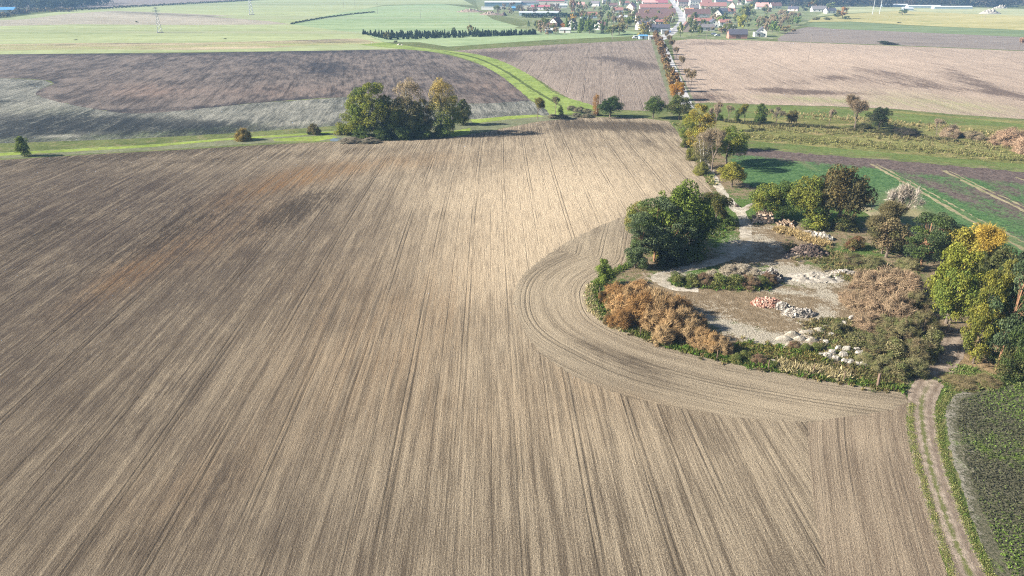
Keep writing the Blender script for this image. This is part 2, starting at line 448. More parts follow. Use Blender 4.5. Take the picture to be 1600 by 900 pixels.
sheet("grass_strip", [(-300,254),(0,238),(120,232),(240,225),(350,216),(470,208),(530,203),(640,200),(740,190),(850,180),(905,180),(905,184),(840,190),(760,205),(700,212),(530,219),(420,223),(300,231),(0,248),(-300,266)], .010, green_dim, jitter=.12)
sheet("mown_grass", [(-300,254),(0,239),(120,232.5),(240,225.5),(350,216.5),(470,208.5),(530,204),(533,207),(480,211),(350,219.5),(240,229.5),(120,236.5),(0,243.5),(-300,259)], .014, strip_green, jitter=.12)
sheet("mown_grass", [(735,187),(800,181),(840,179),(850,182),(800,186),(740,193)], .014, strip_green, jitter=.1)
sheet("mown_grass", [(425,217),(470,214),(520,211),(528,215),(490,221),(430,221)], .014, strip_green, jitter=.1)
sheet("mown_grass", [(700,206),(735,200),(733,210),(705,214)], .014, strip_green, jitter=.1)
lane_green = grass_mat("lane_grass", (.13,.185,.05), (.24,.30,.09), (.10,.13,.05), rough_b=.3)
sheet("green_lane", pxline([(600,66),(660,75),(740,84),(790,98),(835,122),(870,147),(930,166),(930,178)], 4)+pxline([(860,180),(846,163),(828,155),(790,124),(745,98),(690,83),(620,76),(560,70)], 4), .014, lane_green, cell=5, jitter=.2)
ditch = grass_mat("ditch_grass", (.05,.07,.02), (.11,.14,.05))
sheet("ditch", pxline([(690,79),(745,90),(790,110),(830,136),(870,160),(880,166)], 4)+pxline([(876,167),(866,161),(826,137.4),(786,111),(742,91),(690,79.6)], 4), .018, ditch, jitter=.15)
sheet("middle_ploughed_field", pxline([(700,80),(760,76),(860,70),(960,65),(1019,62)], 3)+[(1024,80),(1034,110),(1044,140),(1046,160),(1030,174),(960,172),(935,168)]+pxline([(905,163),(870,143),(830,118),(780,96),(740,87)], 3), .010, soil_mid, cell=5, jitter=.25,
      attrs=simple_attrs(((985,170),(962,70)), wets=[(780,87,50,7,6,1.0),(850,78,90,4,-4,.7),(980,97,50,6,8,1.0),(940,90,50,4,0,.4),(1000,105,40,6,0,.4),(950,108,80,4,0,.3)], pales=[(880,140,40,14,35,.4),(960,130,60,20,0,.15)]))
sheet("eastern_ploughed_field", [(1049,64),(1080,61),(1170,63),(1300,68),(1460,74),(1600,80),(1900,92),(1900,205),(1600,186),(1480,178),(1400,170),(1300,166),(1180,163),(1110,160),(1072,162),(1060,130)], .010, soil_east, cell=6, jitter=.3,
      attrs=simple_attrs(((1300,160),(1100,75)), wets=[(1110,68,60,4,0,.8),(1225,142,60,5,3,1.0),(1300,145,110,4,2,.8),(1420,123,70,6,8,.7),(1360,110,60,4,8,.7),(1500,115,60,5,22,.9),(1540,135,90,6,15,.8),(1310,120,40,5,0,.6),(1440,135,120,5,6,.8),(1105,150,30,10,0,.9),(1580,150,60,6,10,.5),(1250,128,80,6,0,.5),(1110,155,60,5,0,.6)],
      warms=[(1290,157,90,4,3,1.0),(1440,160,90,12,6,.55),(1540,170,80,10,6,.4)], pales=[(1300,92,200,14,3,.35)]))
sheet("purple_strip_field", [(1215,58),(1240,47),(1262,42),(1300,44),(1420,50),(1600,58),(1900,68),(1900,90),(1600,79),(1460,73),(1300,67),(1215,64)], .006, soil_purple, cell=12, jitter=.3,
      attrs=simple_attrs(((1200,66),(1600,76)), wets=[(1300,56,120,1.5,2,.5),(1450,60,120,1.5,2,.3)]))
cropg = grass_mat("young_crop", (.12,.16,.08), (.17,.21,.11), (.10,.14,.08), s=.3, stripes=(.2,1,1), rough_b=.1)
sheet("young_crop_strip", [(1255,40),(1270,35),(1330,34),(1420,40),(1600,47),(1900,56),(1900,68),(1600,58),(1420,50),(1300,45)], .010, cropg, jitter=.3)
ymead = grass_mat("yellow_meadow", (.26,.25,.10), (.38,.34,.17), (.20,.22,.09), s=.3, stripes=(.25,1,1), rough_b=.1)
sheet("yellow_meadow", [(1240,33),(1320,22),(1400,17),(1600,25),(1900,34),(1900,56),(1600,47),(1420,39),(1330,33.5),(1270,34)], .006, ymead, jitter=.3)
palemead = grass_mat("pale_meadow", (.24,.27,.14), (.36,.36,.22), (.18,.22,.12), s=.2, stripes=(.15,1,1), rough_b=.1)
sheet("pale_meadow", [(1220,20),(1280,12),(1400,8),(1600,14),(1900,20),(1900,34),(1600,25),(1400,17),(1320,21),(1240,30)], .010, palemead, jitter=.4)
# big green fields on the left
green_field = grass_mat("winter_wheat", (.21,.25,.125), (.30,.33,.18), (.26,.27,.17), s=.12, stripes=(.06,1,1), rough_b=.08)
green_field2 = grass_mat("rape_crop", (.175,.245,.125), (.25,.31,.17), (.26,.29,.19), s=.12, stripes=(.06,1,1), rough_b=.08)
sheet("green_field", [(-400,46),(0,29),(60,22),(130,14),(380,2),(560,-8),(700,-12),(740,8),(690,6),(600,8),(455,37),(570,53),(600,66),(640,77),(450,80),(250,82),(0,85),(-400,96)], .006, green_field, cell=20, jitter=.3)
sheet("green_field", [(455,38),(520,22),(600,9),(690,6),(745,14),(770,30),(820,44),(980,46),(1010,52),(1000,56),(860,62),(700,73),(655,66),(600,66),(575,54)], .010, green_field2, jitter=.3)
brownband = soil_mat("harvested_soil", (.33,.30,.24), (.22,.20,.15), wetc=(.12,.11,.09), tram=False, clod=.3, wf=.1)
sheet("harvested_strip", [(-300,44),(40,30),(110,21),(180,17),(260,20),(370,25),(330,26),(420,33),(455,38),(300,39),(120,38),(-300,47)], .010, brownband, cell=20, attrs=simple_attrs(((0,30),(400,36)), wets=[(230,21,120,2,3,.7),(150,31,100,3,3,.4),(300,24,90,1.5,3,.8)], pales=[(230,28,150,3,3,.3)]), jitter=.3)
sheet("bare_strip", [(-300,72),(0,69),(150,67),(300,67),(430,64),(560,60),(600,68),(480,71),(420,75),(320,78),(150,77),(0,79),(-300,85)], .010, soil_mat("thin_crop_soil", (.36,.30,.21), (.22,.20,.11), wetc=(.10,.09,.07), warmc=(.22,.27,.09), tram=False, clod=.3, wf=.1), cell=10, jitter=.4,
      attrs=simple_attrs(((0,75),(600,68)), wets=[(480,62,50,2,0,.9),(520,66,60,2,0,.8),(200,68,300,.9,-1,.9),(330,70,200,.8,-1,.7)], warms=[(200,74,400,2,-1,.9),(0,72,120,2,0,.9),(500,70,120,2,0,.8)], pales=[(350,75,60,1.2,0,.8)]))
sheet("purple_far_field", [(-200,10),(100,13),(130,13),(380,1),(560,-9),(200,-16),(-300,-10)], .006, soil_purple, cell=30, attrs=simple_attrs(((0,0),(400,-2))))
# meadow of the brook, east
brook = grass_mat("brook_meadow", (.11,.125,.04), (.22,.215,.085), (.27,.22,.11), s=1.1, stripes=(.5,1,1), rough_b=1.0)
sheet("brook_meadow", [(1075,163),(1180,165),(1300,168),(1400,173),(1480,181),(1600,190),(1900,215),(1900,300),(1600,264),(1400,248),(1250,236),(1155,227),(1110,222),(1060,190)], .010, brook, cell=6, jitter=.3)
brook2 = grass_mat("brook_verge", (.08,.115,.035), (.14,.175,.06), (.12,.12,.055), s=1.0, rough_b=.6)
sheet("brook_verge", [(1100,164),(1250,166),(1420,178),(1600,194),(1600,199),(1420,192),(1300,186),(1200,184),(1110,186)], .014, brook2, jitter=.3)
sheet("brook_verge", [(1155,219),(1300,231),(1450,244),(1600,257),(1900,285),(1900,300),(1600,264),(1400,248),(1250,236),(1155,227)], .014, brook2, jitter=.2)
# crop field right : green rows and purple soil
def crop_material():
    t = NT("beet_crop", 1, 0)
    p = t.pos(); v = t.attr("row", "Vector")
    n = t.noise(p, .06, 4, .6); n2 = t.noise(t.vmul(v, (.9, .35, 0)), 1.0, 6, .85); n3 = t.noise(p, 1.5, 5, .9)
    nh = t.ramp(t.math('ADD', t.math('MULTIPLY', n3, .6), t.math('MULTIPLY', t.noise(p, .55, 6, .9), .4)), .40, .60)
    soil = t.mix(nh, (.045,.035,.035), (.165,.13,.115))
    green = t.mix(nh, (.022,.06,.024), (.105,.175,.07))
    f = t.math('ADD', t.math('ADD', n, t.math('MULTIPLY', n2, .9)), t.math('MULTIPLY', t.math('SUBTRACT', nh, .5), .25))
    f = t.math('SUBTRACT', t.math('ADD', f, t.math('MULTIPLY', t.attr("pale"), .55)), t.math('MULTIPLY', t.attr("wet"), .55))
    c = t.mix(t.ramp(f, .80, 1.04), soil, green)
    c = t.mix(t.attr("warm"), c, t.mix(n3, (.20,.15,.08), (.36,.30,.19)))
    t.color(c); t.bump(t.math('ADD', n3, n2), .6, .2); return t.m
crop = crop_material()
sheet("crop_field", [(1155,230),(1250,239),(1400,251),(1600,269),(1900,300),(1900,560),(1700,480),(1600,445),(1500,400),(1400,352),(1330,310),(1300,300),(1200,300),(1160,285),(1140,255)], .006, crop, cell=1.6, jitter=.45,
      attrs=simple_attrs(((1600,400),(1360,255)), wets=[(1350,252,260,9,6,.95),(1190,237,60,6,5,1.0),(1560,272,120,8,6,.9),(1470,296,60,7,22,.6),(1560,306,50,10,25,.7),(1420,308,50,6,25,.4),(1590,370,60,8,25,.35)],
      warms=[(1430,335,45,12,25,.75),(1560,365,60,5,27,.3),(1270,262,25,2,28,.3)], pales=[(1190,272,70,18,8,.9),(1370,292,70,14,22,.8),(1500,345,130,26,27,.9),(1530,288,70,6,22,.7),(1290,275,80,10,5,.6)]))
path_mat = grass_mat("dry_strip", (.16,.14,.08), (.32,.28,.18), (.12,.16,.06), s=2, rough_b=.3)
def ribbon(name, line_px, w, z, mat, jitter=.08, n=5, taper=True, world=None):
    L = G(smooth_line(line_px, n)) if world is None else world
    A, B = [], []
    for i in range(len(L)):
        d = L[min(i+1, len(L)-1)]-L[max(i-1, 0)]; d = d/np.hypot(*d); nrm = np.array([-d[1], d[0]])
        ww = w[0]+(w[1]-w[0])*i/(len(L)-1) if isinstance(w, tuple) else w
        A.append(L[i]+nrm*ww/2); B.append(L[i]-nrm*ww/2)
    return sheet(name, None, z, mat, jitter=jitter, world=np.array(A+B[::-1]), cell=None)
ribbon("sprayer_track", [(1360,256),(1420,289),(1500,335),(1560,368),(1640,412)], .9, .012, path_mat, jitter=.17)
ribbon("sprayer_track", [(1368,256),(1428,287),(1508,331),(1568,362),(1650,404)], .35, .012, path_mat, jitter=.17)
ribbon("sprayer_track", [(1473,266),(1530,295),(1600,329),(1680,366)], .9, .012, path_mat, jitter=.17)
ribbon("sprayer_track", [(1482,267),(1540,295),(1600,323),(1680,360)], .35, .012, path_mat, jitter=.17)
ribbon("sprayer_track", [(1585,276),(1650,300)], .7, .012, path_mat, jitter=.17)
# field-edge path behind the right hand trees
ribbon("field_path", [(1300,300),(1400,350),(1500,395),(1600,440),(1700,480)], 3.0, .012, path_mat, jitter=.15)

# --- the island ----------------------------------------------------
def yard_material():
    t = NT("yard_ground", 1, 0)
    p = t.pos()
    n = t.noise(p, .12, 5, .65); n2 = t.noise(p, .9, 5, .7); n3 = t.noise(p, 5, 4, .75)
    grass = t.mix(t.ramp(n3, .36, .64), (.03,.065,.018), (.14,.20,.055))
    brown = t.mix(t.ramp(t.math('ADD', n3, t.math('MULTIPLY', n2, .6)), .5, 1.1), (.085,.062,.036), (.31,.245,.165))
    sand = t.mix(t.ramp(n3, .38, .62), (.22,.195,.15), (.47,.43,.35))
    f = t.math('ADD', t.math('MULTIPLY', n, .7), t.math('MULTIPLY', n2, .75))
    c = t.mix(t.ramp(t.math('ADD', t.math('SUBTRACT', f, t.attr("wet")), t.attr("warm")), .5, .75), grass, brown)
    c = t.mix(t.ramp(t.math('ADD', t.attr("pale"), t.math('MULTIPLY', t.math('SUBTRACT', t.math('ADD', n2, n3), 1.0), 2.0)), .36, .66), c, sand)
    t.color(c); t.bump(t.math('ADD', n2, n3), .9, .3); return t.m
yard = yard_material()
def yard_attrs(X, Y):
    px, py = proj(X, Y)
    wet = 0*X; warm = 0*X; pale = 0*X
    for b in [(1120,430,70,14,0,.5),(960,470,40,25,0,.4),(1100,545,160,14,14,.5),(1300,590,90,14,5,.5),(1330,400,60,20,0,.3),(1340,540,60,25,0,.35),(1130,370,30,20,0,.4),(1270,325,200,20,0,.4)]:
        wet += b[5]*blob(px, py, *b[:5])
    for b in [(1140,478,90,12,8,.9),(1290,500,40,14,0,.6),(1230,545,60,10,5,.6),(1300,575,70,8,5,.5),(1200,380,60,20,0,.35),(1240,470,70,20,0,.3),(1560,590,60,12,0,.7),(1530,610,40,10,0,.2),(1240,530,40,10,0,.3)]:
        warm += b[5]*blob(px, py, *b[:5])
    for b in [(1180,452,110,3.0,5,1),(1050,432,40,9,0,1),(1175,522,75,12,14,.9),(1250,500,50,12,10,.45),(1205,378,32,8,30,.6),(1150,385,35,14,-20,.9),(1280,435,55,16,10,.75),(1230,425,40,14,0,.6),(1110,480,60,18,10,.35),(1230,470,40,16,0,.35),(1180,400,40,20,10,.4),(1240,440,40,10,0,.4),(1200,540,40,10,10,.6),(1300,520,40,20,0,.35),
              (1290,490,18,18,-30,.8),(1300,465,30,8,30,.7),(1205,355,50,4,0,.5),(1130,505,60,8,15,.4),(1245,525,35,9,0,.6),(1285,372,20,6,20,.7)]:
        pale += b[5]*blob(px, py, *b[:5])
    return dict(wet=np.clip(wet, 0, .8), warm=np.clip(warm, 0, .8), pale=np.clip(pale, 0, 1))
island_px = [(1116,300)]+island_edge_px[::1]+[(1424,616),(1440,600),(1450,590),(1480,560),(1500,520),(1560,500),(1700,520),(1700,484),(1600,444),(1500,399),(1400,352),(1330,310),(1300,298),(1200,298),(1165,285),(1150,262),(1130,240),(1110,225),(1085,190),(1060,190),(1076,235),(1096,268),(1113,300)]
yard_obj_px = [(1110,300),(1010,322)]+island_edge_px[1:]+[(1424,616),(1440,600),(1470,575),(1500,530),(1560,500),(1700,535),(1900,640),(1900,560),(1700,480),(1600,445),(1500,400),(1400,352),(1330,310),(1300,300),(1200,300),(1160,285),(1140,255),(1112,225),(1070,195),(1058,200),(1075,235),(1095,268)]
sheet("yard_ground", yard_obj_px, .006, yard, cell=1.0, attrs=yard_attrs, jitter=.12)
sandy = grass_mat("sandy_gravel", (.24,.215,.17), (.50,.455,.385), (.22,.185,.13), s=1.2, rough_b=.5)
ribbon("gravel_path", [(1100,248),(1106,262),(1117,282),(1132,305),(1150,325),(1163,345),(1166,365),(1160,385),(1130,405),(1080,418),(1040,428),(1030,436),(1052,448),(1090,452)], (1.8,2.4), .014, sandy, jitter=.16)
ribbon("gravel_path", [(1158,330),(1172,322),(1185,317)], 1.6, .018, sandy, jitter=.08)

# --- right: dirt track, verge and the cover-crop field --------------
verge = grass_mat("track_verge", (.05,.085,.022), (.13,.17,.05), (.24,.21,.11), s=1.6, rough_b=1.0)
trk = [(1500,515),(1488,545),(1472,575),(1452,600),(1441,622),(1440,650),(1445,690),(1457,740),(1472,790),(1490,840),(1512,890),(1540,950),(1600,1080)]
trk_line = G(smooth_line(trk, 5))
cover_edge_px = [(1700,594),(1600,597),(1560,599),(1520,605),(1492,618),(1478,636),(1478,660),(1485,700),(1497,740),(1512,790),(1528,835),(1550,885),(1575,940),(1640,1080)]
sheet("verge", track_west_px[0:]+[(1500,1150),(1720,1150)]+cover_edge_px[::-1]+[(1900,640),(1700,535),(1560,500),(1500,520),(1470,575),(1440,600),(1424,616)], .004, verge, cell=1.5, jitter=.08)
litter = grass_mat('leaf_litter', (.16,.115,.06), (.34,.25,.15), (.10,.13,.04), s=1.4, rough_b=.8)
sheet('leaf_litter', [(1508,530),(1500,560),(1494,584),(1520,588),(1560,594),(1600,592),(1700,600),(1800,640),(1800,560),(1700,528),(1560,500)], .010, litter, jitter=.25)
def track_material():
    t = NT("dirt_track", 1, .05)
    sx = t.n("SeparateXYZ"); t.t.links.new(t.attr("row", "Vector"), sx.inputs[0])
    p = t.pos(); n2 = t.noise(p, 1.1, 5, .7); n3 = t.noise(p, 7, 4, .7)
    dirt = t.mix(t.ramp(t.math('ADD', n2, t.math('MULTIPLY', n3, .6)), .55, 1.05), (.14,.11,.085), (.32,.265,.21))
    stone = t.ramp(t.noise(p, 2.2, 4, .6), .62, .70)
    dirt = t.mix(t.math('MULTIPLY', stone, .5), dirt, (.42,.38,.33))
    rut = t.ramp(t.math('ABSOLUTE', t.math('SUBTRACT', t.math('ADD', t.math('ABSOLUTE', sx.outputs[0]), t.math('MULTIPLY', t.math('SUBTRACT', n2, .5), .25)), .78)), .08, .30, 1, 0)
    dirt = t.mix(t.math('MULTIPLY', rut, .55), dirt, (.12,.092,.07))
    gr = t.mix(n3, (.05,.07,.02), (.17,.165,.07))
    d = t.math('ABSOLUTE', sx.outputs[0])
    mid = t.math('MULTIPLY', t.ramp(t.math('ADD', d, t.math('MULTIPLY', t.math('SUBTRACT', t.math('ADD', n2, n3), .9), .9)), .10, .40, 1, 0), t.ramp(sx.outputs[1], 14, 24))
    t.color(t.mix(mid, dirt, gr)); t.bump(t.math('ADD', n2, n3), .8, .12); return t.m
def trk_attrs(X, Y):
    L = trk_line; best = np.full(X.shape, 1e9); sd = 0*X; arc = 0*X; acc = 0
    for i in range(len(L)-1):
        a, b = L[i], L[i+1]; d = b-a; l = np.hypot(*d)
        t = np.clip(((X-a[0])*d[0]+(Y-a[1])*d[1])/l**2, 0, 1); q = np.hypot(X-a[0]-t*d[0], Y-a[1]-t*d[1])
        s = np.sign(d[0]*(Y-a[1])-d[1]*(X-a[0])); m = q < best
        best[m] = q[m]; sd[m] = (q*s)[m]; arc[m] = (acc+t*l)[m]; acc += l
    return dict(row=np.stack([sd, arc, 0*sd], 1))
def track_poly(L, w):
    A, B = [], []
    for i in range(len(L)):
        d = L[min(i+1, len(L)-1)]-L[max(i-1, 0)]; d /= np.hypot(*d); nn = np.array([-d[1], d[0]])
        A.append(L[i]+nn*w/2); B.append(L[i]-nn*w/2)
    return np.array(A+B[::-1])
sheet("dirt_track", None, .022, track_material(), cell=.35, attrs=trk_attrs, jitter=.05, world=track_poly(trk_line, 2.7))
def cover_material():
    t = NT("cover_crop", 1, 0)
    p = t.pos(); n = t.noise(p, .10, 4, .6); n2 = t.noise(p, .8, 5, .75); n3 = t.noise(p, 4.0, 5, .8)
    dark = t.mix(t.ramp(n3, .3, .7), (.045,.055,.028), (.22,.20,.145))
    green = t.mix(n3, (.05,.095,.02), (.22,.30,.06))
    c = t.mix(t.ramp(t.math('ADD', n, t.math('MULTIPLY', n2, .7)), .93, 1.08), dark, green)
    pal = t.mix(n3, (.16,.15,.12), (.42,.39,.33))
    c = t.mix(t.ramp(t.math('ADD', t.attr("pale"), t.math('MULTIPLY', t.math('SUBTRACT', t.math('MULTIPLY', t.math('ADD', n3, n2), .5), .5), 3.6)), .35, .75), c, pal)
    t.color(c); t.bump(t.math('ADD', n2, t.math('MULTIPLY', n3, 1.5)), 1.0, .3); return t.m
cov_line = G(smooth_line(cover_edge_px[3:], 4))
def cover_attrs(X, Y):
    d, s = dist_line(G(smooth_line(cover_edge_px, 3)), X, Y)
    px, py = proj(X, Y)
    edge = np.exp(-d/.7)*np.clip(1.2-np.abs(py-700)/220, 0, 1)
    return dict(pale=np.clip(edge*.8+.42*blob(px, py, 1515, 690, 16, 70, -10), 0, 1))
sheet("cover_crop_field", cover_edge_px+[(1900,1150),(2000,900),(1900,610)], .012, cover_material(), cell=.8, attrs=cover_attrs, jitter=.08)

# --- village ground & road ------------------------------------------
vill_mat = grass_mat("garden_ground", (.09,.12,.05), (.20,.23,.11), (.28,.25,.20), s=.6, rough_b=.4)
sheet("village_gardens", [(745,8),(740,-10),(1350,-14),(1300,10),(1262,34),(1240,45),(1215,60),(1160,62.5),(1080,60.5),(1049,60),(1018,61),(1005,52),(960,45),(845,49),(800,44),(835,36),(790,26),(750,22)], .014, vill_mat, cell=20, jitter=.5)
asph = NT("asphalt", .9, .1); asph.color(asph.mix(asph.noise(asph.pos(), .4, 4), (.30,.30,.31), (.44,.43,.42)))
ribbon("village_road", [(1030,62),(1040,57),(1050,50),(1060,42),(1066,32),(1064,22),(1057,12),(1052,4),(1045,-6)], 7.5, .022, asph.m, jitter=.05)
ribbon("village_road", [(1015,56),(1030,55),(1045,54)], 6, .026, asph.m, jitter=.05)
ribbon("avenue_road", [(1032,62),(1038,75),(1046,95),(1052,110),(1060,130),(1068,150),(1075,168)], 4.0, .022, asph.m, jitter=.05)
ribbon("avenue_verge", [(1026,60),(1032,75),(1040,95),(1047,112),(1054,130),(1062,150),(1070,170)], 9.0, .018, green_dim, jitter=.2)

# ================================================================ HAZE
hz = MB(); hz.box(-1900, 1900, -60, 3300, -1.0, 46.0)
hm = bpy.data.materials.new("haze"); hm.use_nodes = True
ht = hm.node_tree; ht.nodes.remove(ht.nodes["Principled BSDF"])
pv = ht.nodes.new("ShaderNodeVolumePrincipled")
pv.inputs["Color"].default_value = (.36, .62, 1.0, 1); pv.inputs["Density"].default_value = HAZE; pv.inputs["Anisotropy"].default_value = 0.0
ht.links.new(pv.outputs[0], ht.nodes["Material Output"].inputs["Volume"])
tag(hz.build("haze", hm), kind="stuff")

# ================================================================ PLANTS
def leaf_material(name, trans=.25, lo=.55, hi=1.45):
    t = NT(name, .9, .1)
    oi = t.n("ObjectInfo")
    a2 = t.n("Attribute"); a2.attribute_type = 'OBJECT'; a2.attribute_name = "second_tint"
    k = t.attr("k"); r = t.attr("r")
    c = t.mix(k, oi.outputs["Color"], a2.outputs["Color"])
    g = t.ramp(r, 0, 1, lo, hi)
    c = t.mix(1.0, c, t.n("CombineColor").outputs[0], 'MULTIPLY') if False else c
    vm = t.n("VectorMath", operation='SCALE'); t.t.links.new(c, vm.inputs[0]); t.t.links.new(g, vm.inputs[3])
    t.color(vm.outputs[0])
    tr = t.n("BsdfTranslucent"); t.t.links.new(vm.outputs[0], tr.inputs[0])
    mx = t.n("MixShader"); mx.inputs[0].default_value = trans
    t.t.links.new(t.b.outputs[0], mx.inputs[1]); t.t.links.new(tr.outputs[0], mx.inputs[2])
    t.t.links.new(mx.outputs[0], t.t.nodes["Material Output"].inputs[0])
    return t.m
LEAF = leaf_material("leaf", .36)
TWIG = leaf_material("twig", .05, .6, 1.3)
bk = NT("bark", 1, .1); bk.color(bk.mix(bk.noise(bk.pos(), 3, 4), (.09,.07,.055), (.20,.165,.135))); BARK = bk.m
bk = NT("birch_bark", .9, .1); bk.color(bk.mix(bk.ramp(bk.noise(bk.vmul(bk.pos(), (1,1,.4)), 3, 4), .42, .55), (.12,.11,.10), (.62,.60,.56))); BIRCH = bk.m
bk = NT("pine_bark", 1, .1); bk.color(bk.mix(bk.noise(bk.pos(), 2, 4), (.16,.09,.055), (.34,.20,.12))); PINEB = bk.m

def rdir(n, g=None):
    v = rng.normal(size=(n, 3)); return v/np.linalg.norm(v, axis=1)[:, None]
def quads(C, Nrm, L, W, r, k, T=None):
    """leaf faces: centre, normal, half length, half width"""
    n = len(C)
    if T is None: T = rdir(n)
    T = T-Nrm*(T*Nrm).sum(1)[:, None]; T /= np.linalg.norm(T, axis=1)[:, None]+1e-9
    B = np.cross(Nrm, T)
    L = np.broadcast_to(L, n)[:, None]; W = np.broadcast_to(W, n)[:, None]
    V = np.stack([C-T*L, C-B*W+Nrm*W*.15, C+T*L, C+B*W-Nrm*W*.15], 1).reshape(-1, 3)
    return V, np.repeat(r, 4), np.repeat(k, 4)
def crown_mesh(name, V, r, k, mat):
    F = np.arange(len(V)).reshape(-1, 4)
    return mesh_np(name, V, F, mat, attrs={"r": r, "k": k})
def clump_leaves(cc, cr, nl, leaf, flat=1.0, tintz=None, tint=None, out=.9, solid=.35):
    """leaves scattered on and inside clumps cc with radii cr"""
    n = len(cc); w = cr**2; w = w/w.sum()
    idx = rng.choice(n, nl, p=w)
    d = rdir(nl); d[:, 2] = np.where(rng.random(nl) < .6, np.abs(d[:, 2]), d[:, 2])
    rr = np.where(rng.random(nl) < solid, rng.random(nl)**.5, .82+.22*rng.random(nl))
    C = cc[idx]+d*(cr[idx]*rr)[:, None]*np.array([1, 1, flat])
    N = d*out+rdir(nl)*.75; N /= np.linalg.norm(N, axis=1)[:, None]
    k = tint[idx] if tint is not None else np.zeros(nl)
    if tintz is not None: k = np.clip((C[:, 2]-tintz[0])/(tintz[1]-tintz[0])+rng.normal(0, .15, nl), 0, 1)
    k = np.clip(k+rng.normal(0, .12, nl), 0, 1)
    L = leaf*(.7+.7*rng.random(nl))
    return C, N, L, k
def limbs(mb, z_split, targets, r0, crook=.03):
    for t in targets:
        p0 = Vector((0, 0, z_split*(.6+.5*random.random())))
        p2 = Vector(t); m = p0.lerp(p2, .5)+Vector((random.uniform(-1, 1), random.uniform(-1, 1), random.uniform(0, 1)))*crook
        mb.tube([p0, m, p2], [r0, r0*.55, r0*.15], 5, False)
class Kind: pass
def make_kind(shape, seed, nl, leaf, far=False):
    global rng
    rng = np.random.default_rng(seed*97+13); random.seed(seed*31+5)
    K = Kind(); mb = MB(); K.bark = BARK; K.mat = LEAF
    tr = 5 if far else 7
    if shape == "broad":
        n = 60 if not far else 18
        d = rdir(n*3); d = d[d[:, 2] > -.75][:n]; n = len(d)
        cr = rng.uniform(.06, .17, n); rad = rng.uniform(.45, 1.1, n)
        cc = d*(np.array([.42, .42, .41])*rad[:, None])+np.array([0, 0, .52])
        cc[:, 2] = np.maximum(cc[:, 2], .13)
        cc[:, 0] += rng.normal(0, .03); cc[:, 2] = np.minimum(cc[:, 2], .98-cr)
        C, N, L, k = clump_leaves(cc, cr, nl, leaf, tint=rng.random(n)**1.2)
        lean = rng.normal(0, .02, 2)
        mb.tube([(0,0,-.02),(lean[0],lean[1],.2),(0,0,.5),(0,0,.8)], [.034,.026,.017,.004], tr)
        if not far: limbs(mb, .3, cc[:9], .014)
    elif shape == "tall":
        n = 72 if not far else 18
        z = rng.uniform(.08, .94, n); a = rng.uniform(0, 2*np.pi, n)
        prof = np.sin(np.clip((z-.02)/.98, 0, 1)**.8*np.pi)**.55
        rr = .38*prof*rng.uniform(.2, 1, n); cr = rng.uniform(.05, .145, n)*(.6+.4*prof)
        cc = np.stack([np.cos(a)*rr, np.sin(a)*rr, z], 1)
        C, N, L, k = clump_leaves(cc, cr, nl, leaf, flat=.75, tint=rng.random(n))
        mb.tube([(0,0,-.02),(.01,0,.4),(0,.01,.7),(0,0,.95)], [.022,.016,.009,.002], tr)
        if not far: limbs(mb, .35, cc[:10], .008)
    elif shape == "birch":     # golden above, green below, open
        n = 64
        z = rng.uniform(.08, .95, n); a = rng.uniform(0, 2*np.pi, n)
        prof = np.sin(np.clip((z+.06)/1.06, 0, 1)*np.pi)**.6
        rr = .40*prof*rng.uniform(.1, 1, n); cr = rng.uniform(.07, .14, n)
        cc = np.stack([np.cos(a)*rr, np.sin(a)*rr, z], 1)
        C, N, L, k = clump_leaves(cc, cr, nl, leaf, flat=1.1, tintz=(.35, .8))
        for q in range(3):
            x, y = rng.normal(0, .05, 2)
            mb.tube([(x,y,-.02),(x*1.3,y*1.3,.4),(x*2,y*2,.7),(x*2.2,y*2.4,.94)], [.014,.011,.007,.002], 5)
        limbs(mb, .4, cc[:14], .005); K.bark = BIRCH
    elif shape == "pine":
        n = 44 if not far else 12
        z = rng.uniform(.20, .95, n); a = rng.uniform(0, 2*np.pi, n)
        prof = np.sin(np.clip((z-.05)/1.0, 0, 1)*np.pi)**.7
        rr = .42*prof*rng.uniform(.25, 1, n); cr = rng.uniform(.08, .17, n)
        cc = np.stack([np.cos(a)*rr, np.sin(a)*rr, z], 1)
        C, N, L, k = clump_leaves(cc, cr, nl, leaf, flat=.45, tint=rng.random(n)**2, out=.5)
        mb.tube([(0,0,-.02),(.015,0,.35),(0,.01,.7),(0,0,.95)], [.022,.018,.012,.003], tr)
        if not far: limbs(mb, .5, cc, .006, .015)
        K.bark = PINEB
    elif shape == "dense":     # full to the ground (thuja, small conifer, hedge tree)
        n = 36 if not far else 12
        z = rng.uniform(.10, .9, n); a = rng.uniform(0, 2*np.pi, n)
        prof = np.clip(1.15-z, 0, 1)**.5
        rr = .36*prof*rng.uniform(.1, 1, n); cr = rng.uniform(.14, .20, n)*prof
        cc = np.stack([np.cos(a)*rr, np.sin(a)*rr, z], 1)
        C, N, L, k = clump_leaves(cc, cr, nl, leaf, flat=1.0, tint=rng.random(n)**1.5, out=1.2)
        mb.tube([(0,0,-.02),(0,0,.5),(0,0,.85)], [.03,.02,.004], tr)
    elif shape == "spruce":
        z = rng.random(nl)**1.4*.95+.04; a = rng.uniform(0, 2*np.pi, nl)
        ph = (z*14) % 1; rr = (.46*(1-z)**.85+.02)*(1-.35*ph)*(.55+.45*rng.random(nl))
        C = np.stack([np.cos(a)*rr, np.sin(a)*rr, z-rr*.15], 1)
        N = np.stack([np.cos(a)*.5, np.sin(a)*.5, .8+0*a], 1)+rdir(nl)*.5; N /= np.linalg.norm(N, axis=1)[:, None]
        L = leaf*(.7+.6*rng.random(nl)); k = rng.random(nl)*.4
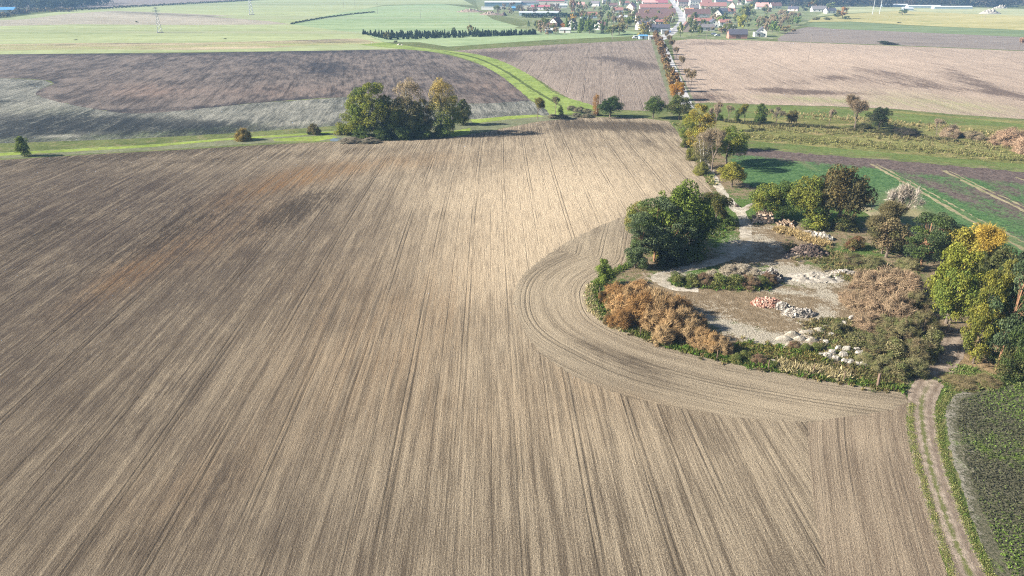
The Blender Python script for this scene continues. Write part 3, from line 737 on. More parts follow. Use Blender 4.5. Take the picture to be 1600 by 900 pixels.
        mb.tube([(0,0,-.02),(0,0,.5),(0,0,.98)], [.02,.012,.002], tr)
    elif shape in ("bare", "sparse"):
        segs = []; tips = []
        def grow(p, d, ln, r, lv):
            q = p+d*ln
            mid = p.lerp(q, .5)+Vector(rdir(1)[0])*ln*.06
            mb.tube([p, mid, q], [r, r*.8, r*.6], 5 if lv < 2 else 4, False)
            tips.append((p.lerp(q, .6), d, lv)); tips.append((q, d, lv))
            if lv >= (3 if far else 4): return
            for _ in range(3 if lv < 2 else 2+(random.random() < .4)):
                nd = (d+Vector(rdir(1)[0])*.62+Vector((0, 0, .16))).normalized()
                grow(q, nd, ln*random.uniform(.62, .82), r*.58, lv+1)
        grow(Vector((0, 0, -.02)), Vector((.02, 0, 1)), .26, .022, 0)
        zmax = max(t[0].z for t in tips); rmax = max(max(abs(t[0].x), abs(t[0].y)) for t in tips)
        tp = [t for t in tips if t[2] >= 2]; idx = rng.integers(0, len(tp), nl)
        base = np.array([tp[i][0] for i in idx]); dr = np.array([tp[i][1] for i in idx])
        T = dr+rdir(nl)*.75; T /= np.linalg.norm(T, axis=1)[:, None]
        ln = rng.uniform(.03, .07, nl)
        C = base+T*ln[:, None]; N = rdir(nl); k = rng.random(nl)
        V, r, kk = quads(C, N, ln, .0022 if not far else .005, rng.random(nl), k, T)
        S = np.array([.47/(rmax+.05), .47/(rmax+.05), .97/(zmax+.05)])
        if shape == "sparse":
            n2 = nl*2; i2 = rng.integers(0, len(tp), n2)
            C2 = np.array([tp[i][0] for i in i2])+rng.normal(0, .035, (n2, 3)); N2 = rdir(n2)
            V2, r2, k2 = quads(C2, N2, leaf*(.6+.6*rng.random(n2)), leaf*.6, rng.random(n2), rng.random(n2))
            V = np.concatenate([V, V2]); r = np.concatenate([r, r2]); kk = np.concatenate([kk, k2])
        K.crown = crown_mesh("crown", V*S, r, kk, TWIG if shape == "bare" else LEAF)
        mb.v = [tuple(np.array(v)*S) for v in mb.v]
        K.trunk = mb.mesh("trunk", BARK); return K
    elif shape == "bush":
        n = 26 if not far else 10
        d = rdir(n*3); d = d[d[:, 2] > -.1][:n]; n = len(d)
        cr = rng.uniform(.12, .22, n); rad = rng.uniform(.5, 1, n)
        cc = d*(np.array([.36, .36, .66])*rad[:, None])+np.array([0, 0, .10]); cc[:, 2] = np.clip(cc[:, 2], .10, .88)
        C, N, L, k = clump_leaves(cc, cr, nl, leaf, tint=rng.random(n)**1.2)
        C[:, 2] = np.maximum(C[:, 2], .01)
        mb.tube([(0,0,-.05),(0,0,.5)], [.03,.01], 5)
    elif shape == "feather":   # dense fans of fine dry stems
        n = 80 if not far else 20
        d = rdir(n*3); d = d[d[:, 2] > .0][:n]; n = len(d)
        rad = rng.uniform(.45, 1.0, n)**.7
        cc = d*(np.array([.42, .42, .72])*rad[:, None])
        idx = rng.integers(0, n, nl)
        T = d[idx]*np.array([.9, .9, .5])+np.array([0, 0, .55])+rdir(nl)*.5; T /= np.linalg.norm(T, axis=1)[:, None]
        ln = rng.uniform(.03, .11, nl)
        C = cc[idx]+rdir(nl)*(.11*rng.random(nl)**.5)[:, None]+T*ln[:, None]; C[:, 2] = np.maximum(C[:, 2], .02)
        N = d[idx]+rdir(nl)*.9; N /= np.linalg.norm(N, axis=1)[:, None]
        tint = rng.random(n); k = np.clip(tint[idx]*.8+rng.random(nl)*.2, 0, 1)
        V, r, kk = quads(C, N, ln, leaf, rng.random(nl), k, T)
        K.crown = crown_mesh("crown", V, r, kk, TWIG)
        for q in range(8):
            t = cc[q]; mb.tube([(0,0,-.03), tuple(t*.5+np.array([0,0,.1])), tuple(t)], [.012,.008,.003], 4, False)
        K.trunk = mb.mesh("stem", BARK); return K
    V, r, kk = quads(C, N, L, L*.62, rng.random(len(C)), k)
    K.crown = crown_mesh("crown", V, r, kk, K.mat)
    K.trunk = mb.mesh("trunk", K.bark); return K
KINDS = {}
for nm, shp, cnt, nl, lf, far in [("broad","broad",5,11000,.0165,0),("tall","tall",4,10000,.0135,0),("birch","birch",2,12000,.011,0),("pine","pine",3,11000,.0135,0),
        ("dense","dense",2,6500,.020,0),("bare","bare",3,3400,.01,0),("sparse","sparse",3,5200,.010,0),("bush","bush",3,4200,.026,0),("feather","feather",4,8500,.0048,0),
        ("fbroad","broad",4,900,.05,1),("ftall","tall",3,800,.045,1),("fspruce","spruce",2,700,.05,1),("fbush","bush",2,420,.07,1),("fsparse","sparse",2,500,.028,1)]:
    KINDS[nm] = [make_kind(shp, i+1+len(nm)*3, nl, lf, bool(far)) for i in range(cnt)]
rng = np.random.default_rng(99); random.seed(99)
NAMES = dict(broad=("broadleaf_tree","tree"), tall=("tall_tree","tree"), birch=("birch_tree","tree"), pine=("pine_tree","tree"), dense=("dense_tree","tree"),
             bare=("bare_tree","tree"), sparse=("autumn_tree","tree"), bush=("bush","bush"), feather=("dry_shrub","shrub"),
             fbroad=("garden_tree","tree"), ftall=("village_tree","tree"), fspruce=("spruce_tree","tree"), fbush=("garden_bush","bush"), fsparse=("bare_garden_tree","tree"))
def plant(kind, loc, W, H, c1, c2, label, group=None, name=None, parts=True, var=None):
    Ks = KINDS[kind]; K = Ks[var % len(Ks)] if var is not None else random.choice(Ks)
    nm, ct = NAMES[kind]; nm = name or nm
    if nm.endswith("bush") or nm.endswith("shrub"): ct = "bush" if nm.endswith("bush") else "shrub"
    rz = random.uniform(0, 6.28)
    if parts:
        e = empty(nm, loc, rz, (W, W, H))
        o = link("crown" if ct == "tree" else "foliage", K.crown, parent=e); s = link("trunk" if ct == "tree" else "stem", K.trunk, parent=e)
    else:
        e = o = link(nm, K.crown); e.location = loc; e.rotation_euler = (0, 0, rz); e.scale = (W, W, H)
    j = random.uniform(.9, 1.1)
    o.color = (c1[0]*j, c1[1]*j, c1[2]*j, 1); o["second_tint"] = [q*j for q in c2]
    tag(e, label, ct, group)
    return e
def tree(kind, px, yb, yt, wpx, c1, c2, label, group=None, name=None, var=None, parts=True):
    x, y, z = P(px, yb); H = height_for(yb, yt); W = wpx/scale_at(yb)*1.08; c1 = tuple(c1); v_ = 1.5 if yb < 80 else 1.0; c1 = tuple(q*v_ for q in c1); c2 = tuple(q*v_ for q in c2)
    return plant(kind, (x, y, 0), W, H, c1, c2, label, group, name, parts, var)
# leaf colours
DG=(.055,.082,.024); MG=(.11,.155,.034); LG=(.16,.205,.04); YG=(.23,.23,.04); YE=(.42,.31,.06); OR=(.36,.19,.05); RU=(.22,.10,.035)
OL=(.125,.12,.045); BR=(.21,.16,.09); GB=(.26,.215,.155); PI=(.11,.145,.075); PK=(.28,.205,.14); DRY=(.28,.155,.06); DRY2=(.34,.235,.12); DK=(.03,.04,.02)

gA = "trees of the copse beside the field ditch"
tree("tall",606,213,146,36,LG,OL,"broad green tree just right of the tallest green one in the copse",gA,var=2)
tree("tall",570,213,134,46,LG,MG,"green tree left of and slightly lower than the tallest one in the copse",gA,var=0)
tree("tall",585,215,126,66,LG,YG,"tallest green tree with a rounded top in the copse by the ditch",gA,var=0)
tree("tall",557,212,146,46,YG,LG,"yellow-green tree on the left end of the copse by the ditch",gA,var=1)
tree("broad",612,214,160,40,MG,YG,"lower green tree between the tall green tree and the bronze-grey birch",gA,var=1)
tree("birch",640,212,127,60,(.20,.21,.05),(.34,.27,.17),"thinning bronze-grey birch with green lower crown in the middle of the copse",gA,var=0)
tree("tall",664,212,152,32,YG,BR,"olive tree left of the golden birch in the copse",gA,var=1)
tree("tall",625,213,150,36,OL,YG,"yellowish low tree left of the bronze-grey birch in the copse",gA,var=0)
tree("tall",652,213,156,32,LG,OL,"slim green tree behind two pale stems in the middle of the copse",gA,var=2)
tree("birch",690,211,126,58,MG,(.40,.31,.11),"golden-topped birch with green lower crown in the copse",gA,var=0)
tree("tall",708,207,148,34,YG,MG,"olive tree hanging over on the right flank of the golden birch",gA,var=0)
tree("dense",724,195,153,34,DG,OL,"small dark green tree standing off the right end of the copse",gA,var=0)
tree("bush",538,210,187,30,YG,MG,"yellow-green bush at the left foot of the copse",gA,var=0)
for i,(a,b,c,w) in enumerate([(568,217,199,38),(600,217,196,40),(632,216,190,38),(662,215,188,36),(690,213,192,34)]):
    tree("bush",a,b,c,w,DG,MG,f"dark bush under the copse, {ordn(i)} from the left along its field edge","bushes along the foot of the copse",var=i)
tree("feather",548,222,213,34,(.16,.16,.12),GB,"low grey-green shrub spreading on the field edge below the copse",var=0)
tree("feather",578,222,214,34,(.12,.13,.09),GB,"low grey shrub below the tallest green tree of the copse",var=1)
tree("feather",491,210,189,20,OL,BR,"small brown bush left of the copse on the grass strip",name="bush",var=2)
tree("feather",380,219,195,25,(.36,.25,.07),OL,"golden round bush on the grass strip at the far edge of the field",name="bush",var=3)
tree("dense",39,244,211,28,LG,MG,"green cone-shaped bush at the left end of the grass strip",name="bush",var=1)
tree("sparse",840,186,152,34,(.26,.22,.06),OL,"yellowish airy tree where the green lane meets the grass strip",var=1)
tree("bare",868,178,150,18,OL,GB,"thin half-bare tree right of the yellowish airy one",name="bare_tree",var=0)
tree("dense",876,180,166,13,DG,MG,"tiny dark conifer at the foot of the thin half-bare tree",var=0)
tree("birch",931,181,148,15,(.36,.20,.08),(.36,.22,.09),"slender orange birch left of the round dark green tree",var=1)
tree("broad",953,183,149,38,DG,(.045,.08,.025),"round dark green tree beside the slender orange birch",var=2)
tree("broad",1021,185,149,29,DG,MG,"dark green tree between the round dark tree and the roadside trees",var=3)
for i,(a,b,c,w) in enumerate([(893,172,163,16),(905,174,165,18),(918,177,168,18),(929,180,171,16),(865,184,177,20),(880,184,177,16),(901,182,175,16),(917,183,176,20)]):
    tree("feather",a,b,c,w,(.10,.12,.06),GB,f"low grey-green shrub, {ordn(i)} in the thicket left of the orange birch" if i<4 else f"low dark shrub, {ordn(i-4)} from the left along the field edge below the lane end","shrubs by the lane end",var=i)
tree("broad",1061,187,147,40,MG,OL,"mid green tree at the near end of the avenue",var=0)
tree("broad",1057,156,126,25,(.40,.20,.04),(.38,.25,.05),"bright orange tree above the mid green one at the avenue's near end",var=1)

gB="trees along the gravel path"
tree("tall",1090,236,160,52,YG,(.30,.22,.05),"big golden-green tree on the left of the roadside group",gB,var=1)
tree("tall",1074,222,175,34,MG,YG,"green tree in front of the avenue's near end at the field corner",gB,var=0)
tree("birch",1100,262,205,46,OL,GB,"grey thinning birch leaning over the gravel path",gB,var=1)
tree("bare",1112,268,200,44,GB,BR,"bare pale-stemmed birch by the start of the gravel path",gB,var=1)
tree("broad",1135,256,196,52,MG,YG,"wide green tree right of the bare birch",gB,var=3)
tree("bare",1117,205,158,22,GB,PK,"pale bare birch behind the golden-green tree",gB,var=2)
tree("bush",1080,250,228,20,OL,YG,"olive bush on the field edge beneath the golden-green tree",gB,var=0)
tree("feather",1094,272,250,22,OL,YG,"rough olive shrub on the field corner left of the gravel path",gB,var=1)
tree("bush",1072,230,212,18,LG,OL,"light green bush at the upper right corner of the big field",gB,var=1)
tree("broad",1143,292,251,42,(.22,.20,.04),YG,"single yellow-green tree right of the gravel path",gB,var=2)
gC="trees along the brook"
tree("bare",1118,189,164,12,GB,BR,"thin bare tree, leftmost of the brook line",gC,var=0)
tree("bush",1124,188,176,12,DG,MG,"small dark bush beside the leftmost bare tree of the brook line",gC,var=2)
tree("bare",1138,191,164,17,GB,BR,"slim bare tree left of the golden bushy one by the brook",gC,var=1)
tree("sparse",1163,192,162,26,(.28,.21,.05),MG,"golden bushy tree in the brook line",gC,var=2)
tree("dense",1152,192,168,14,MG,OL,"small green tree hugging the golden bushy one's left side",gC,var=1)
tree("dense",1187,194,160,26,DG,MG,"dark green conifer-like tree in the brook line",gC,var=0)
tree("bare",1212,196,167,24,(.15,.14,.09),GB,"round bare tree right of the dark green conifer-like one",gC,var=2)
tree("broad",1236,196,171,18,(.14,.11,.04),OL,"small brownish-green tree right of the round bare one",gC,var=0)
tree("bare",1295,199,169,15,GB,PK,"thin bare tree left of the big bare willow",gC,var=0)
tree("sparse",1335,201,149,50,(.24,.17,.10),GB,"big round brown-grey willow in the brook meadow",gC,var=0)
tree("broad",1372,206,165,32,(.05,.055,.035),DG,"dark blackish green tree beside the big brown-grey willow",gC,var=1)
tree("feather",1415,211,196,42,(.09,.07,.06),DK,"long low dark shrub right of the blackish tree",gC,var=0)
tree("feather",1385,209,200,34,DK,OL,"low dark shrub at the foot of the blackish tree",gC,var=3)
tree("feather",1349,200,191,28,DK,OL,"low dark shrub between willow and blackish tree",gC,var=2)
tree("bare",1462,213,185,20,GB,PK,"thin bare pinkish tree right of the long dark shrub",gC,var=1)
tree("feather",1483,214,190,28,(.34,.24,.15),GB,"tan shrub beside the thin pinkish tree",gC,var=1)
tree("feather",1520,216,203,36,(.20,.19,.10),PK,"low grey-tan shrub between the tan shrub and the pinkish willow",gC,var=2)
tree("feather",1575,226,192,50,(.34,.22,.14),PK,"large pinkish-brown willow bush near the right frame edge",gC,var=0)
tree("feather",1612,238,196,54,(.36,.24,.16),PK,"pinkish-brown willow bush cut by the right frame edge",gC,var=3)

gD="trees on the left side of the yard"
tree("broad",1052,398,279,92,LG,MG,"largest green tree, top of the clump left of the gravel path",gD,var=2)
tree("broad",1078,392,300,72,MG,DG,"dark tree on the right side of the clump by the gravel path",gD,var=0)
tree("pine",1022,408,308,84,PI,MG,"blue-green pine in the middle of the clump at the field edge",gD,var=0)
tree("pine",1000,418,338,58,PI,DG,"lower blue-green pine on the field side of the clump",gD,var=1)
tree("dense",992,419,372,40,PI,MG,"shaggy dark conifer at the lower left foot of the clump",gD,var=0)
tree("pine",1048,412,330,70,DG,PI,"dark pine at the front of the clump above the yard",gD,var=2)
tree("broad",1000,380,312,46,(.22,.20,.06),LG,"yellowish tree top showing left behind the blue-green pine",gD,var=3)
tree("bush",1082,408,372,52,DG,MG,"dark bush under the right side of the clump",gD,var=1)
tree("bush",1045,415,385,50,DK,DG,"dark bush under the middle of the clump",gD,var=2)
tree("bush",1029,403,368,20,(.30,.28,.04),YG,"bright yellow bush glowing at the foot of the pines",gD,var=0)
tree("broad",1118,349,300,46,(.17,.14,.04),DG,"yellow-brown tree between the clump and the gravel path",gD,var=1)
tree("bush",1136,352,332,26,DG,MG,"dark bush beside the gravel path behind the yellow-brown tree",gD,var=2)
tree("dense",943,446,404,38,LG,MG,"bright green round tree on the field edge left of the dry shrubs",gD,var=1)
gE="trees along the back of the yard"
tree("broad",1193,340,285,52,YG,MG,"yellow-green tree directly behind the log stack",gE,var=0)
tree("broad",1222,343,284,50,DG,MG,"dark green tree right of the yellow-green one behind the log stack",gE,var=1)
tree("broad",1258,350,273,58,(.18,.18,.035),MG,"bushy yellow-green tree in the middle of the back row",gE,var=3)
tree("broad",1308,356,254,84,(.09,.085,.04),(.17,.13,.05),"tallest brownish-green tree of the back row",gE,var=2)
tree("pine",1292,345,262,44,PI,DG,"dark pine top rising left of the tallest brownish-green tree",gE,var=1)
tree("bush",1275,356,325,48,MG,YG,"green bush at the foot of the middle back row tree",gE,var=0)
tree("bush",1318,358,330,46,OL,DG,"olive bush at the foot of the tallest brownish-green tree",gE,var=1)
tree("sparse",1378,396,316,76,(.14,.125,.055),(.20,.17,.09),"wide thinning olive tree right of the back row",gE,var=1)
tree("broad",1384,402,335,66,(.10,.10,.04),BR,"olive-brown tree with dense lower crown under the thinning one",gE,var=2)
tree("bare",1393,384,283,64,(.42,.38,.34),GB,"pale bare snag reaching above the thinning olive tree",gE,var=0)
tree("bush",1343,322,302,16,YG,LG,"small light green bush behind the back row on the crop edge",gE,var=2)
tree("bush",1336,388,366,34,(.20,.09,.05),OL,"reddish bush left of the olive-brown tree",gE,var=1)
gF="trees on the right side of the yard"
tree("pine",1437,424,332,76,(.07,.10,.045),MG,"light green pine above the pinkish shrubs",gF,var=0)
tree("pine",1462,402,330,58,PI,(.10,.12,.04),"pine with a yellowish tip behind the light green pine",gF,var=1)
tree("sparse",1512,452,348,90,(.36,.25,.05),YE,"wide orange-yellow tree top over the crop field edge",gF,var=2)
tree("broad",1500,440,352,78,(.30,.22,.05),YG,"orange-yellow maple behind the green-yellow one",gF,var=1)
tree("broad",1478,505,375,72,(.15,.18,.03),YG,"big green-yellow maple left of the dirt track's bend",gF,var=0)
tree("broad",1540,470,382,70,DG,OL,"dark tree behind the yellow maples",gF,var=2)
tree("tall",1520,568,420,62,(.24,.22,.04),(.13,.15,.035),"bright yellow-green maple right of the dirt track",gF,var=3)
tree("tall",1545,520,400,46,YG,OL,"yellow-green slender tree between the maple and the tall pine",gF,var=1)
tree("broad",1478,520,420,60,MG,YG,"green lower maple at the left foot of the big green-yellow one",gF,var=3)
tree("tall",1532,560,440,52,YG,MG,"yellow-green tree filling between the bright maple and the tall pine",gF,var=2)
tree("bush",1496,470,430,50,DG,OL,"dark bush between the big maples",gF,var=0)
tree("broad",1580,560,440,70,OL,DG,"olive tree behind the small blue-green conifer",gF,var=4)
tree("tall",1600,590,450,60,DG,MG,"dark tall tree left of the right-edge pine",gF,var=1)
tree("bush",1575,590,550,50,DG,OL,"dark bush at the feet of the right-hand pines",gF,var=2)
tree("pine",1556,578,396,78,(.06,.09,.04),PI,"tall blue-green pine with a bare reddish trunk by the track",gF,var=2)
tree("pine",1578,520,390,80,DK,PI,"dark pine behind the tall reddish-trunked pine",gF,var=0)
tree("pine",1608,600,420,84,DG,PI,"dark pine cut by the right frame edge",gF,var=1)
tree("broad",1588,586,480,60,DG,OL,"dark broadleaf tree beside the right-edge pine",gF,var=2)
tree("dense",1560,570,520,34,PI,DG,"small blue-green conifer under the tall reddish-trunked pine",gF,var=0)
tree("broad",1640,560,400,90,DG,OL,"dark tree beyond the right frame edge behind the pine",gF,var=0)

# dry shrubs of the yard
gS="brown dry shrubs on the field edge of the yard"
spots=[(962,468,436,44),(975,488,440,52),(998,470,434,50),(1000,500,446,54),(1022,486,440,50),(1025,512,462,48),(1042,500,450,44),(1048,522,474,42),(1068,515,470,40),(1062,492,456,40),(1078,532,490,38),(1095,540,504,36),(1112,548,510,34),(1088,516,484,34),(1128,552,520,30),(970,510,478,34),(1035,536,500,34)]
for i,(a,b,c,w) in enumerate(spots):
    cc = DRY if a < 1015 else ((.26,.165,.08) if i%2 else (.30,.215,.12))
    tree("feather",a,b,c,w,cc,DRY2 if i%3 else (.28,.17,.07),f"brown feathery dry shrub, {ordn(i)} of the thicket counted from the bright green tree",gS,var=i)
gT="pinkish dry shrubs on the right of the yard"
for i,(a,b,c,w,k) in enumerate([(1352,452,414,48,0),(1385,455,408,60,0),(1412,462,414,50,0),(1345,482,446,46,0),(1370,490,446,54,0),(1400,500,450,58,0),(1428,486,448,40,1),(1355,512,482,44,0),(1384,520,488,46,1),(1412,530,492,48,1),(1440,520,478,42,1),
    (1340,540,514,40,2),(1368,548,516,44,1),(1398,560,524,46,2),(1428,562,522,44,1),(1450,548,506,38,2),(1428,584,552,38,2),(1406,588,558,36,2),(1380,578,552,36,2),(1446,562,530,30,1),(1325,470,450,30,0),(1310,520,498,30,2),(1350,568,548,30,2),(1398,392,378,34,2),(1420,420,398,38,2),(1330,410,392,34,1),(1360,415,396,36,2)]):
    c1,c2 = [((.30,.21,.135),(.25,.19,.12)),((.18,.13,.08),(.10,.12,.04)),((.11,.13,.045),(.22,.19,.10))][k]
    w_ = ["pinkish tan","dark brown","olive green"][k]
    tree("feather" if k<2 else ("bush" if i%2 else "feather"),a,b,c,w,c1,c2,f"{w_} shrub, {ordn(i)} from the back in the right-hand thicket of the yard",gT,name="dry_shrub" if k<2 else "wild_shrub",var=i)
gU="weedy shrubs in the middle of the yard"
for i,(a,b,c,w,k) in enumerate([(1060,442,424,34,2),(1080,444,426,30,2),(1100,443,424,30,1),(1122,446,426,34,2),(1148,447,424,34,2),(1172,448,426,34,1),(1192,447,430,30,2),(1140,428,410,30,0),(1158,428,408,28,0),(1178,432,416,26,0),(1200,442,424,26,1),(1112,436,418,24,0),
    (1255,548,536,24,2),(1240,543,530,20,1),(1275,545,535,20,2),(1185,566,552,26,1),(1165,560,546,24,2),(1150,566,550,22,2),(1205,572,560,22,2)]):
    c1,c2 = [((.30,.25,.18),(.36,.32,.25)),((.20,.11,.08),(.16,.14,.07)),((.08,.12,.03),(.20,.20,.07))][k]
    w_ = ["pale grey","reddish brown","green"][k]
    tree("bush" if k==2 else "feather",a,b,c,w,c1,c2,f"{w_} weedy shrub, {ordn(i)} of those on the yard's spoil banks",gU,name="wild_shrub",var=i)
for i,(a,b,c,w) in enumerate([(955,480,455,20),(950,505,486,20),(940,470,450,14)]):
    tree("bush",a,b,c,w,(.10,.10,.05),DRY,f"small dark shrub beside a fence post, {ordn(i)} below the bright green tree","small shrubs by the fence",var=i)
for i,(a,b,c,w) in enumerate([(1500,600,590,50),(1540,598,588,40)]):
    tree("feather",a,b,c,w,OL,BR,f"low brownish weed clump at the corner of the cover crop, {ordn(i)} nearest its tip","weeds at the cover crop corner",name="wild_shrub",var=i)

# avenue -------------------------------------------------------------
av = G(smooth_line([(1032,64),(1038,75),(1046,95),(1052,110),(1060,130),(1066,146)], 6))
seg = np.hypot(*np.diff(av, axis=0).T); cum = np.concatenate([[0], np.cumsum(seg)]); tot = cum[-1]
for side, lab in ((-1, "left"), (1, "right")):
    kk_ = 0
    n = int(tot/8.5) if side < 0 else int(tot/15)
    for i in range(n):
        s = (i+.5)*tot/n+random.uniform(-2.2, 2.2); j = np.searchsorted(cum, s)-1; j = min(max(j, 0), len(seg)-1)
        p = av[j]+(av[j+1]-av[j])*(s-cum[j])/seg[j]; d = (av[j+1]-av[j])/seg[j]; nn = np.array([-d[1], d[0]])
        q = p+nn*3.7*(1 if side > 0 else -1)
        if side < 0: c1, c2, w = random.choice([((.24,.145,.07),(.27,.18,.08),"rusty orange"),((.20,.13,.07),(.24,.17,.09),"rusty brown")])
        else: c1, c2, w = ((.24,.16,.09),(.26,.22,.12),"thin brownish")
        if random.random() < (.12 if side < 0 else .3): continue
        H = random.uniform(5.6, 9.6)*(1 if side < 0 else .85)
        if side < 0 and random.random() < .25: c1, c2, w = (.17,.14,.06), (.22,.17,.07), "olive brown"; q = (q[0], q[1])
        plant("fbroad" if side < 0 else "fsparse", (q[0], q[1], 0), H*random.uniform(.52, .85)*(1 if side < 0 else .8), H, c1, c2,
              f"{w} avenue tree, {ordn(kk_)} from the village end of the {'right' if nn[0]*side>0 else 'left'}-hand row", "trees of the avenue leading to the village", name="avenue_tree")
        kk_ += 1

# ================================================================ GROUND COVER ALONG EDGES (uncountable)
def tufts(name, line_px, width, n, hmax, c1, c2, side=0.0, z=0.0, wpx=None, lenf=1.0, bw=.05):
    L = G(smooth_line(line_px, 4)); sg = np.hypot(*np.diff(L, axis=0).T); cm = np.concatenate([[0], np.cumsum(sg)])
    nc = n//14; s = rng.random(nc)*cm[-1]; j = np.clip(np.searchsorted(cm, s)-1, 0, len(sg)-1)
    t = (s-cm[j])/sg[j]; p = L[j]+(L[j+1]-L[j])*t[:, None]; d = (L[j+1]-L[j])/sg[j][:, None]; nn = np.stack([-d[:, 1], d[:, 0]], 1)
    c0 = p+nn*(side+rng.normal(0, width/2, nc))[:, None]
    idx = rng.integers(0, nc, n); cl = rng.random(nc); hh = rng.uniform(.3, 1, nc)*hmax
    C = np.concatenate([c0[idx]+rng.normal(0, .16, (n, 2)), np.zeros((n, 1))], 1)
    T = rdir(n)*.55+np.array([0, 0, 1]); T /= np.linalg.norm(T, axis=1)[:, None]
    ln = hh[idx]*rng.uniform(.25, .6, n)*lenf; C += T*ln[:, None]; C[:, 2] = np.maximum(C[:, 2], .02)
    V, r, k = quads(C, rdir(n), ln, bw*(.7+rng.random(n)), rng.random(n), np.clip(cl[idx]+rng.normal(0, .1, n), 0, 1), T)
    o = link(name, crown_mesh(name, V, r, k, LEAF)); o.color = (*c1, 1); o["second_tint"] = list(c2); tag(o, kind="stuff"); return o
EDGE=1.0
GRS=(.07,.15,.02); STR=(.34,.29,.14)
tufts("edge_weeds", island_edge_px[3:], .7, 20000, .6, GRS, (.16,.17,.05), side=EDGE*.75)
tufts("edge_weeds", island_edge_px[8:], 1.8, 14000, .55, (.10,.105,.04), (.22,.165,.085), side=EDGE*2.0)
tufts("dry_grass", island_edge_px[5:9], .7, 5000, .6, STR, (.40,.36,.22), side=EDGE*.3)
tufts("dry_grass", [(1215,572),(1250,578),(1290,585),(1330,592)], 1.2, 4500, .9, STR, (.42,.36,.22))
tufts("edge_weeds", [(1200,560),(1280,575),(1360,590),(1400,600)], 2.2, 11000, .55, (.08,.11,.03), (.20,.15,.07))
tufts("verge_grass", track_west_px[1:-1], .22, 15000, .14, (.12,.18,.035), (.34,.30,.14), side=EDGE*.38, bw=.02)
tufts("verge_grass", [(1492,610),(1474,630),(1468,655),(1474,700),(1488,745),(1504,795),(1521,840),(1542,885),(1565,930)], .28, 16000, .18, (.09,.15,.03), (.28,.26,.11), side=-.1, bw=.025)
tufts("verge_grass", [(1520,575),(1500,590),(1485,605),(1600,592)], 1.2, 6000, .4, (.09,.15,.03), (.2,.22,.08))
tufts("verge_grass", [(1115,290),(1100,262),(1084,236),(1066,205),(1058,193)], 1.2, 6000, .8, GRS, STR)
tufts("reed_grass", [(1180,178),(1300,184),(1420,196),(1560,214),(1700,240)], 6, 9000, 1.1, (.28,.24,.10), (.36,.30,.16), lenf=1.2)
tufts("meadow_grass", [(1170,212),(1300,222),(1450,234),(1600,250),(1700,262)], 5, 12000, .9, (.17,.19,.06), (.28,.25,.11), lenf=1.2)
tufts("meadow_grass", [(1170,200),(1300,206),(1450,220),(1600,234),(1700,250)], 5, 10000, .9, (.18,.185,.07), (.29,.24,.12), lenf=1.2)
tufts("ditch_weeds", [(1130,190),(1200,196),(1290,200),(1400,210),(1500,222)], 1.6, 6000, 1.0, (.06,.07,.03), (.16,.14,.07), lenf=1.2)
tufts("yard_weeds", [(1230,395),(1300,400),(1350,420),(1330,440),(1400,440)], 4, 12000, .7, (.10,.13,.04), (.26,.20,.10))
tufts("yard_weeds", [(1050,440),(1100,445),(1150,447),(1200,447)], 1.4, 14000, .8, GRS, (.2,.18,.07))
tufts("yard_weeds", [(1290,500),(1320,530),(1360,560),(1400,580)], 3.5, 13000, .7, (.10,.12,.04), (.24,.19,.10))
tufts("yard_weeds", [(1110,372),(1120,350),(1140,360)], 2.0, 4000, .5, GRS, (.15,.15,.06))
tufts("yard_weeds", [(1150,540),(1190,550),(1240,555),(1290,562)], 1.8, 8000, .6, GRS, (.24,.18,.07))
tufts("straw_grass", [(1215,358),(1240,366),(1262,372),(1290,385)], 1.6, 7000, .9, (.42,.33,.17), (.36,.27,.13))
def cover_plants():
    poly = G([(1500,625),(1560,606),(1640,604),(1700,700),(1800,940),(1600,940),(1560,860),(1530,790),(1508,720),(1494,660)])
    n = 36000; lo, hi = poly.min(0), poly.max(0)
    X = rng.uniform(lo[0], hi[0], n); Y = rng.uniform(lo[1], hi[1], n); m = inside(poly, X, Y); X, Y = X[m], Y[m]; n = len(X)
    C = np.stack([X, Y, rng.uniform(.03, .22, n)], 1); N = rdir(n)+np.array([0, 0, .9]); N /= np.linalg.norm(N, axis=1)[:, None]
    g = np.clip(.5+.5*np.sin(X*.35+1.3*np.sin(Y*.22))*np.cos(Y*.3)+rng.normal(0, .25, n)-.12*np.clip((75-Y)/30, -1, 1), 0, 1)**2.0
    V, r, k = quads(C, N, .07+.08*rng.random(n), .05, rng.random(n), g)
    o = link("cover_plants", crown_mesh("cover_plants", V, r, k, LEAF)); o.color = (.075,.075,.045,1); o["second_tint"] = [.13,.21,.035]; tag(o, kind="stuff")
cover_plants()

